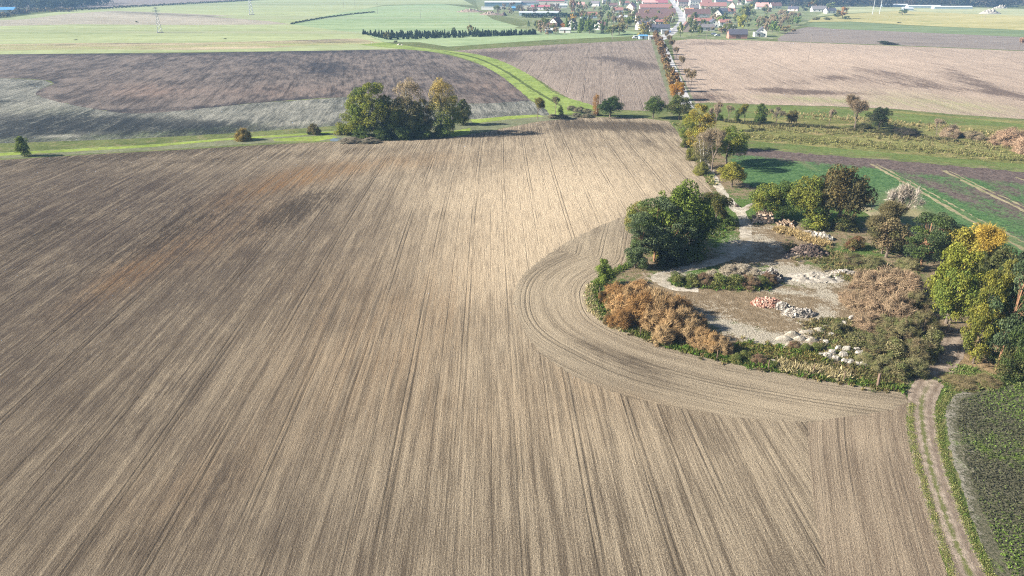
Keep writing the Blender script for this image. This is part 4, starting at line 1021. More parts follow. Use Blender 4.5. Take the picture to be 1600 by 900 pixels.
# ================================================================ HEAPS, LOGS, STONES, POSTS
from mathutils import noise as mno
def heap(name, px, py, wpx, hpx, H, mat, label, cat, rz=0, chunks=0, chunk_mat=None, chunk_s=.16, rough=.25, seed=0, ch_name="rubble", group=None):
    x, y, _ = P(px, py); s = scale_at(py); RX = wpx/2/s
    RY = hpx/2/s*1.0
    n, m = 26, 44; V = []; F = []
    def hgt(u, v):
        q = Vector((u*RX*.9+seed*7.3, v*RY*.9, seed))
        rr = math.hypot(u, v); base = max(0, 1-rr**1.7)
        return H*base*(.7+.6*mno.noise(q*.55))+rough*base**.4*mno.fractal(q*1.3, .9, 2.1, 4)*(1 if rr < .98 else 0)
    for i in range(n+1):
        for k in range(m):
            a = 2*math.pi*k/m; rr = i/n; w = 1+.14*mno.noise(Vector((math.cos(a)*1.6, math.sin(a)*1.6, seed*3.1)))
            u, v = rr*math.cos(a), rr*math.sin(a)
            V.append((u*RX*w, v*RY*w, max(-.05, hgt(u, v)) if i < n else -.08))
    for i in range(n):
        for k in range(m): F.append((i*m+k, (i+1)*m+k, (i+1)*m+(k+1) % m, i*m+(k+1) % m))
    o = link(name, mesh_np(name, V, F, mat, True)); o.location = (x, y, .01); o.rotation_euler = (0, 0, rz)
    tag(o, label, cat, group)
    if chunks:
        mb = MB()
        for _ in range(chunks):
            a = random.uniform(0, 6.283); rr = random.random()**.55*1.02; u, v = rr*math.cos(a), rr*math.sin(a)
            c = Vector((u*RX, v*RY, max(0, hgt(u, v))+chunk_s*.25)); sz = chunk_s*random.uniform(.35, 1.1)*(1.9 if random.random() < .08 else 1)
            M = Matrix.Rotation(random.uniform(0, 6), 3, Vector(rdir(1)[0]))
            d = Vector((sz*random.uniform(.6, 1.3), sz*random.uniform(.4, .9), sz*random.uniform(.3, .7)))
            vs = [c+M @ Vector((d.x*a1*random.uniform(.75, 1), d.y*b1*random.uniform(.75, 1), d.z*c1)) for c1 in (-1, 1) for b1 in (-1, 1) for a1 in (-1, 1)]
            mb.add(vs, [(0,2,3,1),(4,5,7,6),(0,1,5,4),(2,6,7,3),(0,4,6,2),(1,3,7,5)])
        r_ = mb.build(ch_name, chunk_mat or mat, o); tag(r_, kind="stuff")
    return o
def spotted(name, a, b, sc_=3.0, lo=.45, hi=.55):
    t = NT(name, 1, .1); t.color(t.mix(t.ramp(t.noise(t.pos(), sc_, 4, .7), lo, hi), a, b)); t.bump(t.noise(t.pos(), sc_*2, 4, .7), .8, .15); return t.m
brickm = spotted("brick_rubble", (.24,.10,.07), (.42,.31,.25), 3.5)
brickbase = spotted("brick_dust", (.36,.20,.14), (.50,.36,.28), 2)
greym = spotted("grey_rubble", (.14,.125,.11), (.40,.37,.33), 2.5)
darkearth = spotted("dark_earth", (.05,.04,.035), (.16,.12,.10), 1.6)
brownearth = spotted("brown_earth", (.16,.125,.10), (.30,.245,.20), 1.6)
palegravel = spotted("pale_gravel", (.22,.195,.155), (.34,.31,.255), 2)
greygravel = spotted("grey_gravel", (.22,.20,.17), (.38,.35,.30), 1.2, .35, .65)
whitestone = spotted("white_stone", (.20,.185,.16), (.44,.41,.36), 2.6)
heap("rubble_heap",1199,475,50,30,1.3,brickbase,"heap of red and pink broken bricks in the middle of the yard","rubble heap",chunks=1000,chunk_mat=brickm,chunk_s=.15,seed=1)
heap("rubble_heap",1222,481,22,22,1.0,greym,"small grey heap of broken stone joined to the right of the brick heap","rubble heap",chunks=420,chunk_mat=greym,chunk_s=.15,seed=2)
heap("rubble_heap",1248,491,52,26,1.2,greygravel,"long low heap of grey gravel and rubble right of the brick heap","rubble heap",chunks=700,chunk_mat=greym,chunk_s=.13,seed=3)
heap("earth_heap",1262,398,72,34,2.0,darkearth,"dark brown earth heap beyond the graded gravel patch","earth heap",chunks=420,chunk_mat=darkearth,chunk_s=.16,seed=4,ch_name="clods")
heap("earth_heap",1238,402,36,16,.9,brownearth,"brown earth spill on the left end of the dark earth heap","earth heap",chunks=80,chunk_s=.12,seed=5,ch_name="clods")
heap("earth_heap",1205,436,40,30,1.7,darkearth,"black soil heap at the right end of the weedy spoil bank","earth heap",chunks=120,chunk_mat=greym,chunk_s=.2,seed=6,ch_name="clods")
heap("spoil_bank",1120,440,140,26,1.0,brownearth,"long spoil bank overgrown with green weeds along the sandy path","spoil bank",chunks=160,chunk_mat=greym,chunk_s=.2,seed=7,ch_name="clods")
heap("spoil_heap",1160,426,54,18,1.0,brownearth,"grey stony spoil heap behind the overgrown bank","spoil heap",chunks=200,chunk_mat=greym,chunk_s=.22,seed=8,ch_name="stones")
heap("rubble_heap",1282,373,36,12,.9,whitestone,"white concrete rubble heap at the back of the yard","rubble heap",rz=-.4,chunks=420,chunk_mat=whitestone,chunk_s=.26,seed=9)
heap("rubble_heap",1266,366,30,12,.7,greym,"grey rubble heap left behind the white concrete heap","rubble heap",chunks=120,chunk_mat=greym,chunk_s=.24,seed=10)
heap("gravel_heap",1275,434,96,46,.6,greygravel,"wide flat heap of grey gravel raked in furrows","gravel heap",rz=.0,rough=.4,chunks=160,chunk_mat=greygravel,chunk_s=.10,seed=11,ch_name="stones")
heap("rubble_heap",1322,428,44,14,.8,whitestone,"pale rubble ridge on the right end of the gravel heap","rubble heap",rz=-.3,chunks=220,chunk_mat=greym,chunk_s=.24,seed=12)
for i,(a,b,w,h,hh) in enumerate([(1224,530,28,14,.8),(1238,523,26,12,.8),(1250,530,22,12,.7),(1262,519,26,12,.8),(1232,541,18,10,.6),(1280,516,24,12,.6),(1292,512,22,10,.6),(1268,532,20,10,.6)]):
    heap("sand_heap",a,b,w,h,hh,palegravel,f"small pale sand heap, {ordn(i)} of the tipped loads at the front of the yard","sand heap",seed=20+i,rough=.12,group="tipped loads of pale sand")
def rock(px, py, s, label, mat=whitestone, group=None, name="stone_block", cat="stone block"):
    x, y, _ = P(px, py); mb = MB(); d = [s*random.uniform(.8, 1.25), s*random.uniform(.6, .9), s*random.uniform(.6, .95)]
    vs = []
    for c1 in (0, .45, 1):
        for k in range(8):
            a = k*math.pi/4+.39; rr = (1.0 if c1 < 1 else .72)*random.uniform(.82, 1.08)
            vs.append((d[0]*.62*math.copysign(abs(math.cos(a))**.6, math.cos(a))*rr, d[1]*.62*math.copysign(abs(math.sin(a))**.6, math.sin(a))*rr, d[2]*c1*random.uniform(.9, 1.05)-.05))
    fs = [(k, (k+1) % 8, 8+(k+1) % 8, 8+k) for k in range(8)]+[(8+k, 8+(k+1) % 8, 16+(k+1) % 8, 16+k) for k in range(8)]+[tuple(16+k for k in range(8)), tuple(7-k for k in range(8))]
    mb.add(vs, fs); o = mb.build(name, mat); o.location = (x, y, .02); o.rotation_euler = (0, 0, random.uniform(-.5, .5)); tag(o, label, cat, group); return o
for i,(a,b,s) in enumerate([(1283,556,.7),(1293,559,.8),(1305,562,.75),(1320,566,.7),(1329,567,.7),(1340,570,.75),(1348,572,.7),(1356,573,.6)]):
    rock(a,b,s,f"pale stone block, {ordn(i)} from the left in the front row by the fence","pale stone blocks in the front row" and whitestone,group="pale stone blocks in the front row")
for i,(a,b,s) in enumerate([(1318,556,.8),(1322,549,.8),(1309,546,.7),(1338,548,.6),(1342,556,.8),(1300,552,.6)]):
    rock(a,b,s,f"pale stone block, {ordn(i)} of the loose ones behind the front row",whitestone,group="loose pale stone blocks")
for i,(a,b,s) in enumerate([(1290,535,.6),(1298,525,.6),(1310,512,.7),(1318,505,.6),(1330,498,.6)]):
    rock(a,b,s,f"pale stone half sunk in weeds, {ordn(i)} going up the right edge of the yard",whitestone,group="pale stones in the weeds")
rock(1151,323,.8,"dark boulder lying at the edge of the gravel path",darkearth,name="boulder",cat="boulder")
rock(1146,320,.7,"pale boulder next to the dark one on the gravel path",whitestone,name="boulder",cat="boulder")
rock(1207,567,.5,"tan stone among weeds at the front fence",palegravel,name="boulder",cat="boulder")

# logs: stacks seen from their sawn ends
logbark = spotted("log_bark", (.12,.085,.06), (.24,.18,.13), 3)
sawn = spotted("sawn_wood", (.60,.42,.30), (.80,.66,.52), 2)
def log(x, y, z, r, ln, rz, tilt, label, group):
    mb = MB(); n = 10
    pts = [(0, -ln/2, 0), (0, 0, 0.02), (0, ln/2, 0)]
    mb.tube(pts, [r, r*.97, r*.93], n, False); o = mb.build("log", logbark)
    o.location = (x, y, z); o.rotation_euler = (tilt, 0, rz)
    for sgn in (-1, 1):
        e = MB(); e.add([(r*(1 if sgn < 0 else .93)*math.cos(2*math.pi*k/n), sgn*(ln/2+.004), r*(1 if sgn < 0 else .93)*math.sin(2*math.pi*k/n)) for k in range(n)], [tuple(range(n))[::-sgn]])
        e.build("sawn_end", sawn, o)
    tag(o, label, "log", group)
lx0, ly0, _ = P(1176, 349); lx1 = P(1213, 349)[0]
for lay in range(6):
    nlog = 13-lay
    for i in range(nlog):
        r = random.uniform(.14, .19)
        x = lx0+.2+(lx1-lx0-.2)*(i+.5*(lay % 2)+.3+(lay*.5 if lay > 2 else 0))/13
        log(x, ly0+1.2+random.uniform(-.35, .25), .17+lay*.30+random.uniform(-.02, .02), r, random.uniform(2.0, 2.5), -.22+random.uniform(-.05, .05), 0,
            f"sawn log, {ordn(i)} from the left in the {ordn(lay)} layer of the tall stack", "logs of the tall stack")
sx0, sy0, _ = P(1215, 353); sx1 = P(1246, 353)[0]
for lay in range(2):
    for i in range(8-2*lay):
        log(sx0+(sx1-sx0)*(i+.5+lay)/8, sy0+.8+random.uniform(-.5, .5), .17+lay*.3, random.uniform(.14, .19), random.uniform(1.8, 2.4), random.uniform(-.6, .2), 0,
            f"pale log, {ordn(i)} from the left in the {'lower' if lay == 0 else 'upper'} layer of the low pile", "logs of the low pile")
# pale planks in the shade
plankm = flat_mat("old_planks", (.55,.53,.50), .9)
pe = empty("plank_pile", (*P(1113, 364)[:2], .02), -.5); tag(pe, "pile of pale boards in the shade left of the gravel path", "board pile")
for i in range(6):
    mb = MB(); mb.box(-1.4, 1.4, -.09, .09, 0, .04)
    o = mb.build("board", plankm, pe); o.location = (random.uniform(-.2, .2), (i-2.5)*.24, .005+.045*(i % 2)); o.rotation_euler = (0, 0, random.uniform(-.12, .12))
# fence posts
postm = flat_mat("weathered_wood", (.17,.12,.09), .9, .3, 6)
pw = {7: (.16, 1.7)}
for i,(a,b) in enumerate([(937,462),(950,480),(968,503),(1000,526),(1038,541),(1120,563),(1200,578),(1371,605),(1270,585),(1318,597),(971,414)]):
    r, hgt = pw.get(i, (.06, 1.35)); mb = MB(); mb.tube([(0,0,-.1),(0,0,hgt*.6),(.01,0,hgt)], [r, r*.95, r*.85], 7)
    o = mb.build("fence_post", postm); x, y, _ = P(a, b); o.location = (x, y, 0); o.rotation_euler = (random.uniform(-.05,.05), random.uniform(-.05,.05), 0)
    tag(o, "stout dark wooden post at the right front corner of the yard" if i == 7 else f"thin wooden fence post, {ordn([0,1,2,3,4,5,6,0,7,8,9][i])} of those round the yard's field edge" if i < 10 else "thin wooden post at the foot of the pine clump", "post", "fence posts round the yard")
# pond
wt = NT("water", .08, .5); wt.color((.10,.12,.13)); wt.b.inputs["Roughness"].default_value = .1
sheet("pond", pxline([(515,219),(522,216),(532,215.5),(540,217),(532,220),(520,221)], 3, True), .02, wt.m)

# ================================================================ VILLAGE
def mat_c(c, rough=.85): return flat_mat("paint", c, rough, .10, .6, .1)
ROOF = dict(red=flat_mat("red_tiles",(.29,.14,.115),.9,.2,.8), brown=flat_mat("brown_tiles",(.15,.09,.08),.9,.25,.8), pink=flat_mat("faded_tiles",(.52,.30,.27),.9,.15,.8),
            grey=flat_mat("grey_roof",(.17,.16,.165),.85,.2,.8), dark=flat_mat("slate",(.085,.085,.105),.6,.2,.8), pale=flat_mat("pale_sheet_roof",(.46,.48,.50),.5,.1,.5),
            crimson=flat_mat("crimson_sheet",(.32,.11,.125),.6,.1,.5), blue=flat_mat("blue_sheet",(.10,.28,.55),.5,.1,.5), orange=flat_mat("orange_tiles",(.50,.24,.13),.9,.15,.8))
WALL = dict(white=mat_c((.66,.65,.62)), cream=mat_c((.66,.60,.50)), pink=mat_c((.62,.50,.47)), tan=mat_c((.42,.34,.29)), blue=mat_c((.45,.55,.62)), brick=mat_c((.36,.19,.15)), grey=mat_c((.42,.41,.40)), teal=mat_c((.16,.24,.29)))
GLASS = NT("window_glass", .25, .5); GLASS.color((.04,.05,.065)); GLASS = GLASS.m
DOORM = flat_mat("door_wood", (.14,.09,.06)); CHIM = flat_mat("chimney_brick", (.34,.22,.18))
HSPOTS = []
def house(px, py, L, D, hw, hr, rz, wall, roof, label, name="house", cat="house", win=(3, 1), door=True, chim=1, flat=False, group="houses of the village", front_door_w=1.0):
    """px, py: foot of the front wall's middle; L ridge length (m), D depth, hw eaves height, hr roof rise; rz degrees (0: eaves face the camera)"""
    x, y, _ = P(px, py); a = R(rz); ca, sa = math.cos(a), math.sin(a)
    half = (abs(sa)*L+abs(ca)*D)/2
    e = empty(name, (x, y+half, 0), a); tag(e, label, cat, group)
    HSPOTS.append((x, y+half, max(L, D)*.55+1.5))
    m = MB()
    l, d = L/2, D/2
    if flat or hr < .3:
        m.box(-l, l, -d, d, -.2, hw); m.build("wall", WALL[wall], e)
        r = MB(); r.box(-l-.2, l+.2, -d-.2, d+.2, hw+.003, hw+.3); rf = r.build("roof", ROOF[roof], e)
    else:
        m.add([(-l,-d,-.2),(l,-d,-.2),(l,d,-.2),(-l,d,-.2),(-l,-d,hw),(l,-d,hw),(l,d,hw),(-l,d,hw),(-l,0,hw+hr),(l,0,hw+hr)],
              [(0,1,5,4),(2,3,7,6),(1,2,6,9,5),(3,0,4,8,7),(4,5,9,8),(6,7,8,9),(3,2,1,0)])
        m.build("wall", WALL[wall], e)
        r = MB(); o_ = .35; th = .22; s = hr/d; ed = d+o_; ez = hw-o_*s+.05
        for sg in (-1, 1):
            vs = [(-l-o_, sg*ed, ez), (l+o_, sg*ed, ez), (l+o_, 0, hw+hr+.05), (-l-o_, 0, hw+hr+.05)]
            vs2 = [(q[0], q[1], q[2]+th) for q in vs]; f = [(0,1,2,3),(7,6,5,4),(0,4,5,1),(1,5,6,2),(2,6,7,3),(3,7,4,0)]
            r.add(vs+vs2, f if sg > 0 else [t[::-1] for t in f])
        rf = r.build("roof", ROOF[roof], e)
        for c in range(chim):
            cb = MB(); cx = (-.25+.5*c)*L*.8; cb.box(cx-.3, cx+.3, -.8, -.2, hw+hr-.9, hw+hr+.9); cb.build("chimney", CHIM, rf)
    nw, nf = win
    fl = max(1, min(nf, int(hw/2.5)))
    for f_ in range(fl):
        for i in range(nw):
            wx = -l+L*(i+.5)/nw; zc = 1.6+2.8*f_
            w = MB(); w.box(wx-.55, wx+.55, -d-.04, -d+.05, zc-.65, zc+.65); w.build("window", GLASS, e)
    if nw:   # windows in the gable ends
        for sgn in (-1, 1):
            for wy in ((-.25, .25) if D > 6 else (0,)):
                w = MB(); w.box(sgn*l-.04, sgn*l+.04, wy*D-.5, wy*D+.5, 1.0, 2.2); w.build("window", GLASS, e)
            if hr > 2.2:
                w = MB(); w.box(sgn*l-.04, sgn*l+.04, -.45, .45, hw+.4, hw+1.5); w.build("window", GLASS, e)
    if door:
        dx = l*.45 if nw else 0; w = MB(); w.box(dx-front_door_w/2+.0, dx+front_door_w/2, -d-.05, -d+.05, 0, 2.1); w.build("door", DOORM, e)
    return e
# front row, east of the road
house(1073,50.5,9,6.5,3.2,4.2,86,"tan","brown","brown gabled barn facing the fields right of the village road",name="barn",cat="barn",win=(0,1))
house(1100,48.5,17,7,2.8,2.2,0,"white","grey","long low white house with grey roof behind the front meadow",win=(4,1))
house(1117,43,13,8,3.0,3.4,84,"white","dark","white gable end with dark roof above the long low white house",win=(2,1))
house(1099,39,16,7,3.4,2.2,0,"grey","red","red roofed house left of the white gable end",win=(4,1))
house(1142,49,14,8.5,3.4,4.4,80,"white","dark","big white gable end with steep dark roof",win=(2,1))
house(1132,40,9,6,2.8,2.2,0,"white","red","small bright red roof left behind the big white gable",win=(2,1))
house(1153.5,60.5,13,7,3.0,3.0,-2,"brick","dark","brick barn with long blue-black roof at the edge of the east field",name="barn",cat="barn",win=(0,1),front_door_w=3.0,chim=0)
house(1193,57.5,9,6.5,3.4,3.0,78,"white","dark","white modern gabled house standing alone at the field edge",win=(2,1))
house(1184,57.5,5,4,2.9,0,0,"white","pale","flat white annex on the left of the lone modern house",flat=True,win=(1,1),name="annex",cat="annex")
house(1090,27.5,27,9,3.8,4.5,2,"grey","brown","long dark brown barn roof in the second row right of the road",name="barn",cat="barn",win=(5,1),chim=0)
house(1126,29,20,9,4.0,4.5,68,"cream","grey","grey roofed barn with pale gable right of the dark brown barn",name="barn",cat="barn",win=(2,1),chim=0)
house(1098,31,11,5,3.2,0,0,"cream","pale","pale flat-roofed extension in front of the dark brown barn",flat=True,win=(3,1),name="extension",cat="building")
house(1115,14.5,34,9,3.8,4.4,-4,"cream","red","long bright red roof in the third row right of the road",name="farmhouse",win=(6,1))
house(1146,14,14,9,4.0,4.5,70,"cream","orange","orange gabled barn right of the long bright red roof",name="barn",cat="barn",win=(0,1),chim=0)
house(1067.5,10,15,9,6.0,4.0,0,"pink","brown","two-storey pink house with rows of windows by the road bend",win=(4,2))
house(1086,9,15,10,7.0,3.0,0,"white","grey","large white building right of the pink house",win=(4,2),name="large_house")
house(1104,9.5,14,8,5.0,3.5,0,"white","red","white house with red roof behind the long bright red roof",win=(3,2))
house(1127,6,18,8,3.8,2.8,0,"white","dark","low white building with dark roof in the back row",win=(5,1))
house(1070,16,8,6,3.0,2.5,80,"cream","grey","small grey house with pale gable below the pink house",win=(1,1))
house(1085,16,12,6,3.0,3.0,0,"cream","grey","cream house with grey roof in front of the large white building",win=(3,1))
house(1128,22,12,7,3.2,3.0,0,"grey","dark","dark barn between the two big barns' rear gables",name="barn",cat="barn",win=(0,1),chim=0)
# west of the road
house(1022,34,34,9,3.5,4.2,-2,"cream","brown","long red-brown roofed house west of the road, front row",win=(7,1),chim=2)
house(1034,39.5,13,5,3.0,1.8,-3,"white","red","small vivid red roof in front of the long red-brown house",win=(3,1))
house(1006,47,10,8,3.2,3.4,20,"white","grey","grey hipped-looking house with white walls left of the road junction",win=(2,1))
house(1031,49.5,16,7,3.0,2.2,-2,"grey","dark","dark roofed row of sheds by the road junction",win=(4,1),name="shed_row",cat="shed")
house(1039,53,5,4,2.6,0,0,"grey","pale","silver flat-roofed garage at the junction",flat=True,win=(0,1),name="garage",cat="garage")
house(1027,25.5,40,9,3.2,4.2,-2,"tan","brown","long dark reddish barn west of the road, second row",name="barn",cat="barn",win=(6,1),chim=1)
house(1025,16.5,40,10,3.6,4.0,-2,"pink","red","very long faded red roof west of the road, third row",name="barn",cat="barn",win=(6,1),chim=1)
house(1016,9,22,9,4.4,3.4,0,"pink","pink","pink fronted house with pale roof in the fourth row west of the road",win=(4,1))
house(1034,9,18,9,4.2,4.0,0,"cream","crimson","crimson roofed house beside the pink fronted one",win=(4,1))
house(988,16,13,9,4.0,4.4,60,"cream","pink","pale pink-roofed gabled house among garden trees",win=(1,1))
house(992,23.5,8,6,2.8,3.0,60,"cream","orange","little orange gable below the pale pink-roofed house",win=(1,1))
house(920,28.5,17,7,3.0,3.0,-2,"blue","red","red roofed cottage with bluish wall alone above the meadow",win=(4,1))
house(974,32,8,5,2.8,1.8,10,"white","pale","small white cottage left of the garden with a round green tree",win=(2,1))
house(962,34,6,5,2.8,1.8,0,"white","grey","tiny white shed at the left end of the garden cottages",win=(1,1),name="shed",cat="shed")
house(869,42,12,8,3.4,3.8,60,"cream","brown","brown roofed house with yellowish gable above the plantation's end",win=(2,1))
house(862,46.5,8,6,2.8,2.2,-5,"white","brown","low brown roofed wing beside the house above the plantation",win=(2,1),name="annex",cat="annex")
house(894,46,10,7.5,4.6,3.4,75,"white","brown","tall white gabled house by the orange tree, front row",win=(1,2))
house(935,47,9,8,3.8,3.2,70,"white","brown","white house hidden among dark spruces",win=(2,1))
house(942,47,6,5,3.6,2.4,0,"pink","brown","pinkish wing right of the white house among spruces",win=(1,1),name="annex",cat="annex")
house(883,51.5,9,5,2.4,1.2,-8,"white","pale","long white garden shed below the orange bush",name="shed",cat="shed",win=(0,1),chim=0)
house(858,52.5,6,4,2.6,1.2,0,"teal","pale","dark garden hut with pale roof at the end of the plantation",name="hut",cat="hut",win=(1,1),chim=0)
for i,(a,b_,L,w_,r_,lab) in enumerate([(966,20,11,"white","red","small red roofed house at the top left of the gardens"),(958,12,12,"cream","brown","small brown roofed house deep in the orchards"),(976,8,14,"white","red","red roofed house behind the pale pink gable"),
    (1047,30,8,"white","red","small red roof close to the road bend on its left"),(1048,21,9,"cream","brown","narrow brown roofed house at the road's left edge"),(1060,4,12,"white","red","red roofed house above the pink two-storey house"),(1078,21,9,"white","orange","small orange roof right of the road above the barn"),
    (1142,22,10,"white","red","red roofed cottage between the gabled barn and the eastern trees"),(1158,8,13,"cream","brown","brown roofed house behind the orange gabled barn"),(1172,5,12,"white","red","red roofed house at the back near the eastern gardens"),(1138,5,12,"white","pink","pinkish roof in the back row east of the road"),
    (1003,4.5,16,"white","red","long red roof at the back west of the road"),(948,5,13,"cream","grey","grey roofed house at the very back of the orchards"),(1021,41.5,9,"white","brown","white fronted cottage with brown roof under the long red-brown house"),(1083,33.5,9,"cream","red","little red roof squeezed between barn and red roofed house")]):
    house(a,b_,L,6.5,3.0,2.8,[0,-6,5,78,-4][i%5],w_,r_,lab,win=(2,1))
# farm yard, upper middle
house(786,10.5,52,16,5.5,1.6,-2,"teal","pale","huge pale roofed cowshed with dark blue front at the farm's left end",name="cowshed",cat="barn",win=(0,1),chim=0)
house(762,15.5,16,4,3.6,0,-8,"white","pale","white silage wall block in front of the huge cowshed",flat=True,name="storage_building",cat="building",win=(0,1),door=False)
house(782,14.5,14,4,3.2,0,-4,"white","pale","second white low block right of the silage wall block",flat=True,name="storage_building",cat="building",win=(0,1),door=False)
house(818,10,44,14,5.0,2.4,-3,"blue","grey","grey-blue roofed hall right of the huge cowshed",name="farm_hall",cat="hall",win=(0,1),chim=0)
house(860,8,42,16,6.0,4.0,-2,"cream","crimson","large hall with crimson sheet roof",name="farm_hall",cat="hall",win=(0,1),chim=0)
house(845,16,24,9,3.8,2.2,-6,"white","crimson","low building with small crimson roof patch in the farmyard",name="farm_building",cat="building",win=(3,1),chim=0)
house(824,14,20,7,4.4,0,-3,"cream","pale","cream flat-roofed farm office with bright front",flat=True,name="farm_building",cat="building",win=(3,1))
house(842,24.5,44,7,3.0,1.2,-2,"blue","pale","long pale shed along the south side of the farmyard",name="farm_shed",cat="shed",win=(0,1),chim=0)
house(876,13,18,8,3.6,2.0,0,"white","pale","white farm shed right of the low crimson-patched building",name="farm_shed",cat="shed",win=(0,1),chim=0)
house(880,5,14,9,5.5,2.2,0,"white","blue","blue roofed white building behind the orange poplar",name="farm_building",cat="building",win=(2,1),chim=0)
house(806,17,10,5,3.2,1.6,0,"teal","blue","small blue roofed hut by the farmyard trees",name="hut",cat="hut",win=(0,1),chim=0)
# east end
house(1192,14.5,16,9,3.4,4.5,-8,"white","pink","white house with pale pink roof in the eastern gardens",win=(3,1))
house(1213,13.5,14,9,3.4,4.0,5,"cream","brown","brown roofed cream house right of the pale pink-roofed one",win=(3,1))
house(1242,17.5,12,8,2.6,2.8,-30,"pink","dark","dark roofed bungalow with pinkish wall on the green",win=(2,1))
house(1281,18.5,17,9,3.0,3.6,-5,"white","grey","grey roofed white house at the far eastern end",win=(3,1))
house(1299,21,12,8,3.0,2.6,10,"white","dark","low house with dark roof right of the far eastern one",win=(2,1))
house(1226,23,11,6,2.2,1.6,-8,"tan","dark","dark low shed on the edge of the eastern gardens",name="shed",cat="shed",win=(0,1),chim=0)
house(903,12,18,9,4,3,0,"cream","pink","pinkish roofed house behind the poplars left of the orchards",win=(3,1))
house(930,10,14,9,4,3,-20,"white","grey","bluish grey roofed house at the back of the orchards",win=(3,1))
house(2,23,22,14,5.0,2.5,12,"blue","blue","bright blue roofed hall in the far upper left corner",name="farm_hall",cat="hall",win=(0,1),chim=0,group="far buildings")
for i,(a,b,L) in enumerate([(1400,10.5,36),(1445,12.5,44),(1490,14,50),(1420,16.5,12)]):
    house(a,b,L,8,2.2,1.2,-2,"blue","pale",f"long low whitish greenhouse on the far plain, {ordn(i)} from the left" if i<3 else "small pale shed in front of the far greenhouses",name="greenhouse" if i<3 else "shed",cat="greenhouse" if i<3 else "shed",win=(0,1),chim=0,group="greenhouses on the far plain",door=False)
heap("lime_heap",1547,21.5,34,16,6,whitestone,"large white heap on the far plain at the right","heap",seed=31,rough=1.0)
heap("lime_heap",1563,13,24,8,5,whitestone,"smaller white heap behind the large one on the far plain","heap",seed=32,rough=1.0)
heap("manure_heap",735,19,44,20,4,brownearth,"long brownish heap left of the huge cowshed","heap",seed=33,rough=1.0,rz=-.1)
heap("manure_heap",768,23.5,40,14,4,brownearth,"second brownish heap ending in a dark pile before the cowshed","heap",seed=34,rough=1.0,rz=-.1)
heap("manure_heap",787,24.5,12,8,5,darkearth,"dark pile at the right end of the brownish heaps","heap",seed=35,rough=.8)
heap("straw_heap",623,70.5,6,4,1.4,whitestone,"white covered heap on the left by the lane corner","heap",seed=36,rough=.3)
heap("straw_heap",628,71,4,3,1.1,whitestone,"smaller white covered heap right beside the lane corner one","heap",seed=37,rough=.3)

# cars
def car(px, py, rz, colr, label, van=False):
    x, y, _ = P(px, py); e = empty("parked_car" if not van else "parked_van", (x, y, .03), R(rz)); tag(e, label, "car" if not van else "van", "vehicles parked at the village edge")
    H = 2.0 if van else 1.45
    prof = [(-2.1,.35),(-2.1,.85),(-1.3,.95),(-.7,H),(1.3,H),(1.9,.95),(2.1,.8),(2.1,.35)] if not van else [(-2.3,.35),(-2.3,1.0),(-1.7,1.2),(-1.3,H),(2.3,H),(2.3,.35)]
    n = len(prof); mb = MB(); mb.add([(a, -.85, b) for a, b in prof]+[(a, .85, b) for a, b in prof], [tuple(range(n)), tuple(range(2*n-1, n-1, -1))]+[(i, n+i, n+(i+1) % n, (i+1) % n) for i in range(n)])
    mb.build("body", flat_mat("car_paint", colr, .3, .03, 1, .5), e)
    for sx in (-1.35, 1.35):
        for sy in (-.83, .83):
            w = MB(); w.tube([(sx, sy-.1, .33), (sx, sy+.1, .33)], [.33, .33], 12); w.build("wheel", flat_mat("tyre", (.03,.03,.03)), e)
    for sy in (-.86, .86):
        w = MB(); w.box(-.8, 1.3, min(sy, sy*.985), max(sy, sy*.985), .98, H-.15); w.build("window", GLASS, e)
    return e
car(993,60.5,0,(.75,.75,.75),"white van on the meadow edge left of the blue shed",True)
car(1121,56.5,10,(.5,.52,.55),"silver car on the meadow left of the brick barn")
car(1115,54.5,-10,(.16,.2,.3),"dark blue car behind the silver one left of the brick barn")
car(1046,51,80,(.08,.14,.30),"blue car beside the village road junction")
car(1049,47,80,(.6,.6,.6),"pale car on the village road above the junction")
house(1005,61.5,5.5,3.5,2.2,.6,0,"blue","blue","bright blue-roofed shed at the corner of the field below the round tree",name="shed",cat="shed",win=(0,1),chim=0)
house(1018.5,61.8,4.5,3,2.0,.4,0,"white","pale","pale shed beside the bright blue one at the field corner",name="shed",cat="shed",win=(0,1),chim=0)

# poles and pylons
steel = flat_mat("galvanised_steel", (.42,.44,.46), .6); polem = flat_mat("pole_wood", (.22,.19,.17))
def pylon(px, yb, H, label):
    x, y, _ = P(px, yb); e = empty("pylon", (x, y, 0), .5); tag(e, label, "pylon", "power pylons on the plain")
    m = MB(); b, tp = H*.09, H*.02
    def cor(z):
        w = b+(tp-b)*min(1, z/(H*.8)); return [Vector((sx*w, sy*w, z)) for sx, sy in ((-1,-1),(1,-1),(1,1),(-1,1))]
    lv = [H*q for q in (0,.18,.34,.48,.6,.7,.8,.9,1)]; r = H*.006
    for i in range(len(lv)-1):
        A, B = cor(lv[i]), cor(lv[i+1])
        for k in range(4):
            m.tube([A[k], B[k]], [r*1.3, r*1.3], 4); m.tube([A[k], B[(k+1) % 4]], [r*.7, r*.7], 3); m.tube([A[(k+1) % 4], B[k]], [r*.7, r*.7], 3)
    m.build("lattice", steel, e)
    for z, w in ((.72, .20), (.84, .15), (.95, .11)):
        a = MB(); a.tube([(-H*w,0,H*z),(0,0,H*z+H*.02),(H*w,0,H*z)], [r,r*1.5,r], 4); a.tube([(-H*w,0,H*z),(0,0,H*z-H*.03),(H*w,0,H*z)], [r,r,r], 4); a.build("crossarm", steel, e)
    f = MB(); f.box(-b*1.4, b*1.4, -b*1.4, b*1.4, -.3, .35); f.build("footing", greym, e)
